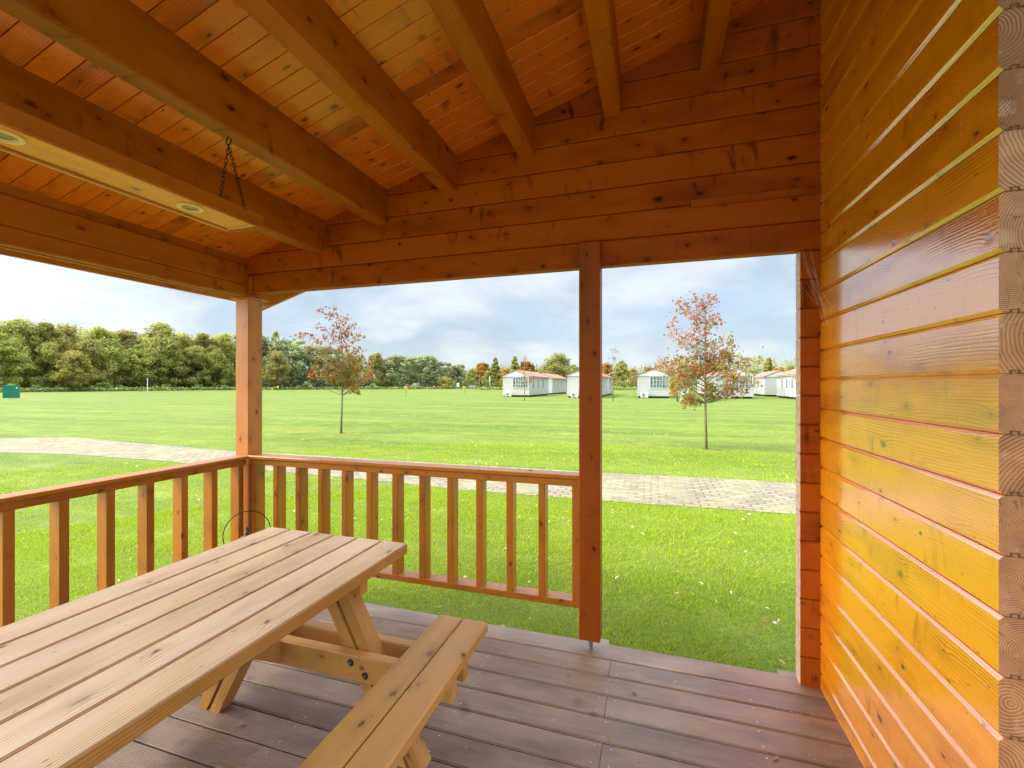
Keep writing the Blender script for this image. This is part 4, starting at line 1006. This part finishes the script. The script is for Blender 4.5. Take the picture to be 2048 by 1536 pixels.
# gable wall above the opening
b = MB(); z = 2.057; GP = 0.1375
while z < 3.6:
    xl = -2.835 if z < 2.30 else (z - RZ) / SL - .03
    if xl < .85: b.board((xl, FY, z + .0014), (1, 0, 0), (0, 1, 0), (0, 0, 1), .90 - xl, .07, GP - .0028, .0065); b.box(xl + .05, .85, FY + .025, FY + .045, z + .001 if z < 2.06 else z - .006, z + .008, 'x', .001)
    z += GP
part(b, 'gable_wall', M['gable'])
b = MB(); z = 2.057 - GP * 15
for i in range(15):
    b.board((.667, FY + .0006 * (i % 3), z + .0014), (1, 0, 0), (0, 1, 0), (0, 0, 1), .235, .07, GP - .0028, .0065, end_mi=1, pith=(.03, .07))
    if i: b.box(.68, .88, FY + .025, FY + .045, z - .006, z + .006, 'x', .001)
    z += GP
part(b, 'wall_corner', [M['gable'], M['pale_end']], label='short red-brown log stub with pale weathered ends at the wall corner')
b = MB(); b.box(.185, PX - .001, FY - .013, FY - .0005, 2.314, 2.349, 'x', .001); part(b, 'cover_strip', M['gable'])

# eave beam on the left
b = MB()
b.board((-2.775, -.70, 2.035), (0, 1, 0), (0, 0, 1), (1, 0, 0), 3.24, .085, .073, .007); 
b.board((-2.778, -.70, 2.1205), (0, 1, 0), (0, 0, 1), (1, 0, 0), 3.24, .137, .078, .008)
b.board((-2.775, -.70, 2.258), (0, 1, 0), (0, 0, 1), (1, 0, 0), 3.24, .06, .066, .004)
b.box(-2.77, -2.748, -.70, 2.54, 2.0305, 2.0345, 'y', .001)
part(b, 'eave_beam', M['purlin'])

# ceiling boards and roof covering
phi = math.atan(SL); a_ = Vector((math.cos(phi), 0, math.sin(phi))); n_ = Vector((-math.sin(phi), 0, math.cos(phi)))
X0 = -3.14; L_ = (1.40 - X0) / math.cos(phi); b = MB(); BP = .0868; y = .947 - BP * 20
while y < 2.84:
    b.board((X0, y + .0016, roof_z(X0)), a_, (0, 1, 0), n_, L_, BP - .0032, .019, .0016); y += BP
yend = y; part(b, 'ceiling', M['ceiling'])
b = MB(); o_ = Vector((X0 - .02, .947 - BP * 20 - .02, roof_z(X0 - .02))) + n_ * .0195
b.board(o_, a_, (0, 1, 0), n_, L_ + .04, yend - o_.y + .02, .07, .002); part(b, 'roof_covering', plain('bitumen_shingle', (0.035, 0.022, 0.015), 0.9))
b = MB(); o_ = Vector((X0 - .03, yend + .001, roof_z(X0 - .03) - .17)); b.board(o_, a_, (0, 1, 0), n_, L_ + .05, .026, .235, .003); part(b, 'bargeboard', M['cpost'], label='faded pine bargeboard under the outer roof edge')
b = MB(); b.box(X0 - .045, X0 - .022, -.8, yend + .02, roof_z(X0) - .09, roof_z(X0) + .06, 'y', .002); part(b, 'eave_fascia', M['cpost'])

for i in range(6):                                    # purlins carrying the roof
    xr = -2.055 + .4745 * i + (.008 if i == 0 else 0); xl = xr - .092; zb = roof_z(xr) - .215
    b = MB(); L0 = -.72
    prof = [(0 + .008, 0), (.092 - .008, 0), (.092, .008), (.092, .214), (0, .186), (0, .008)]
    b.extrude((xr, L0, zb), (0, 1, 0), (-1, 0, 0), (0, 0, 1), 2.80 - L0, [(.008, 0), (.084, 0), (.092, .008), (.092, .186), (0, .2135), (0, .008)], end_mi=1)
    part(b, 'purlin', [M['purlin'], M['end_dark']])

# posts
def post(name, x0, x1, y0, y1, z0, z1, mat, label):
    b = MB(); b.box(x0, x1, y0, y1, z0, z1, 'z', .004); o = part(b, name, [mat], label=label)
    f = MB(); xc, yc = (x0 + x1) / 2, (y0 + y1) / 2
    f.tube([(xc, yc, -.02), (xc, yc, z0 + .02)], .0105, 12)
    for k_ in range(5): f.tube([(xc, yc, .004 + k_ * .012), (xc, yc, .010 + k_ * .012)], .0118, 12)
    s = f.build('steel_foot', M['steel'], o); return o
post('middle_post', -.372, -.262, 2.358, 2.468, .072, 2.172, M['post'], 'dark red-brown post standing on a steel rod between railing and opening')
post('corner_post', -2.818, -2.700, FY + .001, 2.54, .06, 2.026, M['cpost'], 'pale sun-faded post at the far left corner')
b = MB(); b.box(-2.845, -2.672, FY - .02, 2.565, 2.027, 2.0335, 'x', .001); part(b, 'post_plate', M['cpost'])
b = MB(); b.box(-2.70, -2.655, FY - .012, FY - .001, 2.06, 2.17, 'z', .002); part(b, 'corner_cleat', M['purlin'])

# railings
def railing(x0, x1, y0, y1, along, bal, label):
    t_ = MB()
    if along == 'x':
        t_.box(x0, x1, FY - .014, 2.512, .906, .928, 'x', .004)
    else: t_.box(x0 - .005, x1 + .016, y0, y1, .906, .928, 'y', .004)
    o = part(t_, 'railing', M['rail'], label=label)
    t_ = MB(); q = MB()
    if along == 'x': t_.box(x0 + .001, x1, FY, 2.505, .865, .9055, 'x', .003); q.box(x0 + .02, x1, FY, 2.508, .204, .240, 'x', .003)
    else: t_.box(x0, x1, y0 + .001, y1 - .001, .865, .9055, 'y', .003); q.box(x0, x1, y0 + .001, y1 - .02, .204, .240, 'y', .003)
    def ch(m_, nm): r_ = m_.build(nm, M['rail'], o); return r_
    ch(t_, 'top_rail'); ch(q, 'bottom_rail')
    for p0, p1 in bal:
        t_ = MB()
        if along == 'x': t_.box(p0, p1, FY + .003, 2.503, .2405, .8645, 'z', .003)
        else: t_.box(x0 + .002, x1 - .003, p0, p1, .2405, .8645, 'z', .003)
        ch(t_, 'baluster')
xs = [(-2.676, -2.635), (-2.485, -2.447), (-2.296, -2.258), (-2.111, -2.073), (-1.925, -1.888), (-1.737, -1.699), (-1.549, -1.509), (-1.360, -1.321), (-1.172, -1.133), (-.986, -.948), (-.799, -.761), (-.610, -.571), (-.421, -.3735)]
railing(-2.697, -.3735, 0, 0, 'x', xs, 'railing with thirteen balusters between the corner post and the middle post')
ys = [(1.38 + .1938 * i, 1.42 + .1938 * i) for i in range(-10, 6)]
railing(-2.785, -2.701, -.70, 2.404, 'y', ys, 'railing along the left side of the deck behind the picnic table')

# deck
e0 = 2.347; b = MB()
b.box(-2.90, 1.95, e0 + .005, 2.488, -.028, 0, 'x', .004)
yb = e0; i = 0
while yb > -.75:
    y1_ = yb; y0_ = yb - .1378 + .0055
    jx = -.205 + .004 * i
    if i % 2 == 0: b.box(-2.90, jx - .001, y0_, y1_, -.028, 0, 'x', .006); b.box(jx + .001, 1.95, y0_, y1_, -.028, 0, 'x', .006)
    else: b.box(-2.90, 1.95, y0_, y1_, -.028, 0, 'x', .006)
    for xs_ in ([jx - .035, jx + .035] if i % 2 == 0 else [jx]) + [.42, -.82, -1.42, -2.03]:
        for ys_ in (y0_ + .025, y1_ - .025):
            xx = xs_ + rnd.uniform(-.006, .006); b.poly([(xx + math.cos(a0) * .0036, ys_ + math.sin(a0) * .0036, .0006) for a0 in [j * .7854 for j in range(8)]], None, 0, 1)
    yb -= .1378; i += 1
part(b, 'deck', [M['deck'], M['deck_screw']], label='grey-brown ribbed deck boards, reddish near the right wall')
b = MB()
for xx in [-2.8, -2.2, -1.6, -1.0, -.4, .2, .8, 1.4]: b.box(xx, xx + .06, -.74, 2.44, -.145, -.0295, 'y', .002)
b.box(-2.88, 1.93, 2.4415, 2.468, -.145, -.0295, 'x', .002)
part(b, 'deck_joists', M['end_dark'])
b = MB(); b.box(.60, .95, 2.50, 2.56, -.13, -.02, 'x', .004); part(b, 'foundation_log', M['wood_raw'])
b = MB(); b.box(-.325, -.235, 2.492, 2.585, -.14, -.03, 'x', .004); b.box(-.232, -.13, 2.495, 2.53, -.14, -.035, 'x', .003); part(b, 'joist_end', M['wood_raw'])
# ---------------------------------------------------------------- picnic table
TX0, TX1, TY0, TY1, TC = -1.722, -.990, -.16, 1.662, -1.3575
tb_ = thing('picnic_table', (TC, .755, 0), 'pale weathered wooden picnic table with built-in bench on the deck', 'picnic table')
off = (-TC, -.755, 0)
def tpart(mb, name, mat, label=None):
    o = mb.build(name, mat, tb_); o.location = off
    if label: o['label'] = label
    return o
b = MB(); w6 = (TX1 - TX0 + .006) / 6
for i in range(6): b.box(TX0 + i * w6, TX0 + i * w6 + w6 - .006, TY0, TY1 + rnd.uniform(-.003, .003), .706, .750, 'y', .0045)
tpart(b, 'tabletop', M['table'])
for sg in (1, -1):
    b = MB()
    for i in range(2):
        x0 = (-.8625 + i * .1125) if sg > 0 else (2 * TC + .8625 - .108 - i * .1125)
        b.box(x0, x0 + .108, TY0 + .02, 1.706, .408, .450, 'y', .006)
    tpart(b, 'bench_seat', M['table'] if False else M['frame'])
for (yc, sg) in ((1.49, 1), (.02, -1)):
    yn = yc - sg * .035
    b = MB(); ya, yb_ = sorted((yn - sg * .046, yn - sg * .001)); b.box(2 * TC + .665, -.665, ya, yb_, .311, .4075, 'x', .005)
    o = tpart(b, 'cross_beam', M['frame'])
    for bx_, bz_ in ((-1.078, .381), (-1.015, .343), (2 * TC + 1.078, .381), (2 * TC + 1.015, .343)):
        q = MB(); yy = ya if sg > 0 else yb_
        q.tube([(bx_, yy - .0012 * sg, bz_), (bx_, yy + .004 * sg, bz_)], .0135, 16, mi=1); q.tube([(bx_, yy - .009 * sg, bz_), (bx_, yy + .004 * sg, bz_)], .0045, 10); q.build('bolt', [M['bolt'], M['black']], o)
    b = MB(); ya, yb_ = sorted((yc + sg * .036, yc + sg * .081)); b.box(2 * TC + .672, -.672, ya, yb_, .311, .4075, 'x', .005); tpart(b, 'cross_beam', M['frame'])
    b = MB(); ya, yb_ = sorted((yn - sg * .048, yn - sg * .002)); b.box(2 * TC + 1.035, -1.035, ya, yb_, .635, .7055, 'x', .005); tpart(b, 'top_batten', M['frame'])
    for lr in (1, -1):
        b = MB(); ln = math.radians(28.8) * lr
        d_ = Vector((math.sin(ln), 0, -math.cos(ln))); p_ = Vector((math.cos(ln), 0, math.sin(ln)))
        foot = Vector((TC + lr * (TC * -1 - .862), 0, 0))
        for k_ in (-1, 1):
            c0 = foot + p_ * (k_ * .0305) + Vector((0, yc - .034, 0))
            def at(zv, s_, yy): # point on the plank edge at height zv
                base = c0 + p_ * s_; tt = (zv - base.z) / d_.z; r_ = base + d_ * tt; return (r_.x, yy, zv)
            bid = rnd.random(); hw = .0235
            P = [at(0, -hw, yc - .034), at(0, hw, yc - .034), at(.705, hw, yc - .034), at(.705, -hw, yc - .034)]; Q = [(x_, yc + .034, z_) for x_, _, z_ in P]
            Ln = .8
            b.poly(P, [(0, 0), (0, .047), (Ln, .047), (Ln, 0)], bid); b.poly(Q[::-1], [(Ln, .2), (Ln, .247), (0, .247), (0, .2)], bid)
            b.poly([P[1], Q[1], Q[2], P[2]], [(0, .05), (0, .118), (Ln, .118), (Ln, .05)], bid); b.poly([Q[0], P[0], P[3], Q[3]], [(0, .13), (0, .198), (Ln, .198), (Ln, .13)], bid)
            b.poly([P[0], Q[0], Q[1], P[1]], None, bid); b.poly([P[3], P[2], Q[2], Q[3]], None, bid)
        tpart(b, 'leg', M['frame'])
    b = MB(); y1_ = yn - sg * .0465; a0 = Vector((0, -sg * .50, .36)).normalized(); n0 = Vector((1, 0, 0)).cross(a0) * (-1 if False else 1)
    b.board((-1.452, y1_, .315), a0, (1, 0, 0), Vector((1, 0, 0)).cross(a0) * -1, .60, .045, .075, .003); tpart(b, 'brace', M['frame'])

# ---------------------------------------------------------------- hanging lamp box
lb = thing('hanging_lamp', (-1.615, .70, 2.065), 'long pale wooden lamp box with recessed spots hanging from black chains', 'lamp')
lo = (1.615, -.70, -2.065)
def lpart(mb, name, mats): o = mb.build(name, mats, lb); o.location = lo; return o
b = MB(); y0_, y1_ = -.04, 1.442
b.box(-1.546, -1.530, y0_, y1_, 2.065, 2.120, 'y', .004); b.box(-1.700, -1.684, y0_, y1_, 2.065, 2.120, 'y', .003)
b.box(-1.683, -1.547, y1_ - .016, y1_ - .0005, 2.065, 2.119, 'x', .002); b.box(-1.683, -1.547, y0_, y0_ + .016, 2.065, 2.119, 'x', .002)
lpart(b, 'side_frame', M['purlin'])
b = MB(); b.box(-1.683, -1.547, y0_ + .017, y1_ - .017, 2.0695, 2.116, 'y', .001); lpart(b, 'bottom_board', M['light_box'])
b = MB(); b.box(-1.7035, -1.7005, y0_, y1_ - .02, 2.0635, 2.070, 'y', .0005); b.box(-1.690, -1.548, y1_ - .032, y1_ - .028, 2.0655, 2.0690, 'x', .0005); lpart(b, 'edge_bead', M['cream'])
for yy in (1.198, .705, .212):
    b = MB(); c0 = (-1.609, yy, 2.0685)
    b.lathe(c0, [(.042, 0), (.041, -.004), (.031, -.0055), (.028, -.001), (.026, .0)], 28); o = lpart(b, 'spotlight', M['cream'])
    q = MB(); q.lathe((c0[0] + .004, c0[1], c0[2]), [(.025, -.0012), (.020, -.0036), (.0185, -.0016), (.001, -.0014)], 24); q.build('lens', M['lamp_glass'], o)


def chain(p0, p1, name='chain'):
    b = MB(); p0 = Vector(p0); p1 = Vector(p1); n = int((p1 - p0).length / .0175); ax = (p1 - p0).normalized(); s1 = ax.orthogonal().normalized(); s2 = ax.cross(s1)
    for i in range(n):
        c = p0.lerp(p1, (i + .5) / n); s_ = s1 if i % 2 else s2
        b.tube([c + ax * (math.cos(q / 10 * 6.2832) * .0125) + s_ * (math.sin(q / 10 * 6.2832) * .0052) for q in range(10)], .0015, 5, closed=True)
    return lpart(b, name, M['chain'])


def hook(x, y, zt):
    b = MB(); pts = [(x, y, zt + .01), (x, y, zt - .006)]
    for q in range(13):
        an = math.radians(120 + q * 23); pts.append((x + .0135 * math.cos(an) + .004, y, zt - .020 + .0145 * math.sin(an)))
    b.tube(pts, .0026, 7); return lpart(b, 'hook', M['chain'])
zt = roof_z(-1.5805) - .215
for yy in (1.372, .06):
    hook(-1.637, yy, zt)
    chain((-1.633, yy, zt - .034), (-1.702, yy + .006, 2.105)); chain((-1.633, yy, zt - .034), (-1.5275, yy - .018, 2.112))

# ---------------------------------------------------------------- garden lantern in the corner
lx, ly = -2.44, 2.18
ln_ = thing('garden_lantern', (lx, ly, 0), 'rusty brown metal lantern with domed lid and ring handle in the deck corner', 'lantern')
def npart(mb, name, mat, **kw): return mb.build(name, mat, ln_, **kw)
b = MB(); b.lathe((0, 0, 0), [(.10, 0), (.105, .012), (.10, .03), (.085, .04), (.0, .041)], 24); npart(b, 'base', M['rust'])
m, t = newmat('old_clear_glass'); gsh = t.principled((0.9, 0.92, 0.9), 0.05, spec=0.5); gsh.inputs['Transmission Weight'].default_value = 1.0; gsh.inputs['IOR'].default_value = 1.1; t.out(gsh.outputs[0])
b = MB(); b.lathe((0, 0, .04), [(.078, 0), (.082, .1), (.082, .24), (.076, .30)], 24); npart(b, 'glass', m)
for q in range(4): b = MB(); an = q * math.pi / 2 + .78; b.tube([(.088 * math.cos(an), .088 * math.sin(an), .035), (.088 * math.cos(an), .088 * math.sin(an), .35)], .004, 6); npart(b, 'strut', M['rust'])
b = MB(); b.lathe((0, 0, .34), [(.095, 0), (.098, .012), (.088, .04), (.074, .075), (.056, .105), (.036, .125), (.016, .133)], 24); dome = npart(b, 'dome_lid', M['rust'])
b = MB(); b.lathe((0, 0, .472), [(.012, 0), (.010, .012), (.016, .018), (.009, .026), (.007, .034), (.013, .043), (.009, .053), (.003, .058)], 14); b.build('finial', M['rust'], dome)
b = MB(); vx, vy = math.cos(math.atan2(ly, lx) - math.pi / 2), math.sin(math.atan2(ly, lx) - math.pi / 2)
pts = [(vx * .100, vy * .100, .352), (vx * .118, vy * .118, .40)] + [(vx * .13 * math.cos(q / 16 * math.pi), vy * .13 * math.cos(q / 16 * math.pi), .482 + .142 * math.sin(q / 16 * math.pi)) for q in range(17)] + [(-vx * .118, -vy * .118, .40), (-vx * .100, -vy * .100, .352)]
b.tube(pts, .0028, 7); npart(b, 'handle', M['chain'])

# ---------------------------------------------------------------- fallen leaves
def leaf_thing(x, y, z, s, rot, tilt, label, tone):
    V = []; nn = 22
    b = MB(); c = Vector((0, 0, 0)); pts = []
    for i in range(nn):
        an = i / nn * 6.2832; r = s * (1.0 if i % 4 in (0, 1) else .55) * (1.15 if i == 0 else .8)
        X = math.cos(an) * r; Y = math.sin(an) * r * .7; pts.append((X, Y, abs(Y) * .55 + .25 * X * X / s + .001))
    for i in range(nn): b.poly([(0, 0, .001), pts[i], pts[(i + 1) % nn]], None, tone)
    b.tube([(-s * .7, 0, s * .12), (-s * 1.5, s * .15, s * .2)], s * .04, 4, bid=tone)
    o = b.build('fallen_leaf', M['dry_leaf'], merge=True); o.location = (x, y, z); o.rotation_euler = (tilt, tilt * .5, rot)
    return tag(o, label, 'leaf', 'fallen leaves on the porch')
def deck_at(u, v): d = ray(u, v); k = EYE / -d[2]; return d[0] * k, d[1] * k
for (u, v, s, rot, lab, tone) in [(486, 1455, .018, 1.0, 'curled brown leaf on the deck between table top and bench', .1), (1136, 1350, .016, 2.3, 'small tan leaf on the deck left of the middle post foot', .35),
                                  (1268, 1389, .016, .3, 'upright orange-brown leaf on the deck right of the middle post', .25), (1553, 1519, .018, 4.0, 'light brown leaf on the reddish deck near the right wall', .4),
                                  (1217, 1477, .010, 5.2, 'tiny dark leaf scrap on the deck at the board joint', .05)]:
    x, y = deck_at(u, v); leaf_thing(x, y, .002, s, rot, .35 if s > .012 else .1, lab, tone)
leaf_thing(-.66, 2.45, .930, .020, .2, .1, 'reddish leaf lying on top of the far railing', .05)

r = np.random.RandomState(77); V = []; Fc = []; Bd = []
for i in range(900):
    rr = math.sqrt(r.uniform(2.5 ** 2, 15 ** 2)) if i > 330 else r.uniform(2.8, 6.2); an = math.pi / 2 + THETA + r.uniform(-.9, .9); x = rr * math.cos(an); y = rr * math.sin(an)
    if (x > -2.95 and x < 2 and y < 2.56) or y < .5: continue
    if path_y(x, near) < y < path_y(x, far) and r.rand() < .6: continue
    s = r.uniform(.010, .028) * (1 if rr < 8 else 1.3); nz = Vector((r.normal() * .5, r.normal() * .5, 1)).normalized(); bx = nz.orthogonal().normalized(); bx.rotate(Matrix.Rotation(r.uniform(0, 6.28), 3, nz)); by = nz.cross(bx)
    k = len(V); c = Vector((x, y, GZ + r.uniform(.025, .05)))
    for q in range(10):
        a0 = q / 10 * 6.2832; ra = s * r.uniform(.55, 1.0) * (1.25 if q == 0 else 1); X = math.cos(a0) * ra; Y = math.sin(a0) * ra * .45; V.append(c + bx * X + by * Y + nz * abs(Y) * .6)
    Fc.append(tuple(range(k, k + 10))); Bd.append(r.rand() if r.rand() < .8 else 1.0)
me = bpy.data.meshes.new('leaf_litter'); me.from_pydata([tuple(v) for v in V], [], Fc); at_ = me.attributes.new('bid', 'FLOAT', 'FACE'); at_.data.foreach_set('value', Bd); me.materials.append(M['dry_leaf']); me.update()
o = bpy.data.objects.new('leaf_litter', me); COL.objects.link(o); tag(o, 'scattered dry tan and orange leaves lying in the grass', 'leaf litter', kind='stuff')

# cobweb strands in the corner of stub and right wall
wb = thing('cobweb', (.72, 2.38, 1.95), 'thin cobweb strands in the upper corner beside the right wall', 'cobweb')
b = MB(); r = random.Random(8)
P0 = [(.668, FY - .004, 2.04), (.672, FY - .004, 2.03), (.70, FY - .004, 2.05), (.71, FY - .003, 1.95), (.675, FY - .003, 1.90)]
P1 = [(PX - .003, 2.34, 1.70), (PX - .003, 2.30, 1.78), (PX - .003, 2.26, 1.80), (PX - .003, 2.36, 1.74), (PX - .003, 2.33, 1.68)]
for i in range(11):
    p = Vector(P0[i % 5]) + Vector((r.uniform(-.004, .02), 0, r.uniform(-.03, .03))); q = Vector(P1[(i * 2) % 5]) + Vector((0, r.uniform(-.04, .03), r.uniform(-.04, .04)))
    md = p.lerp(q, .5) + Vector((0, 0, -.02)); b.tube([v_ - Vector((.72, 2.38, 1.95)) for v_ in (p, p.lerp(md, .5) , md, md.lerp(q, .5), q)], .00032, 3)
b.build('strands', M['web'], wb)
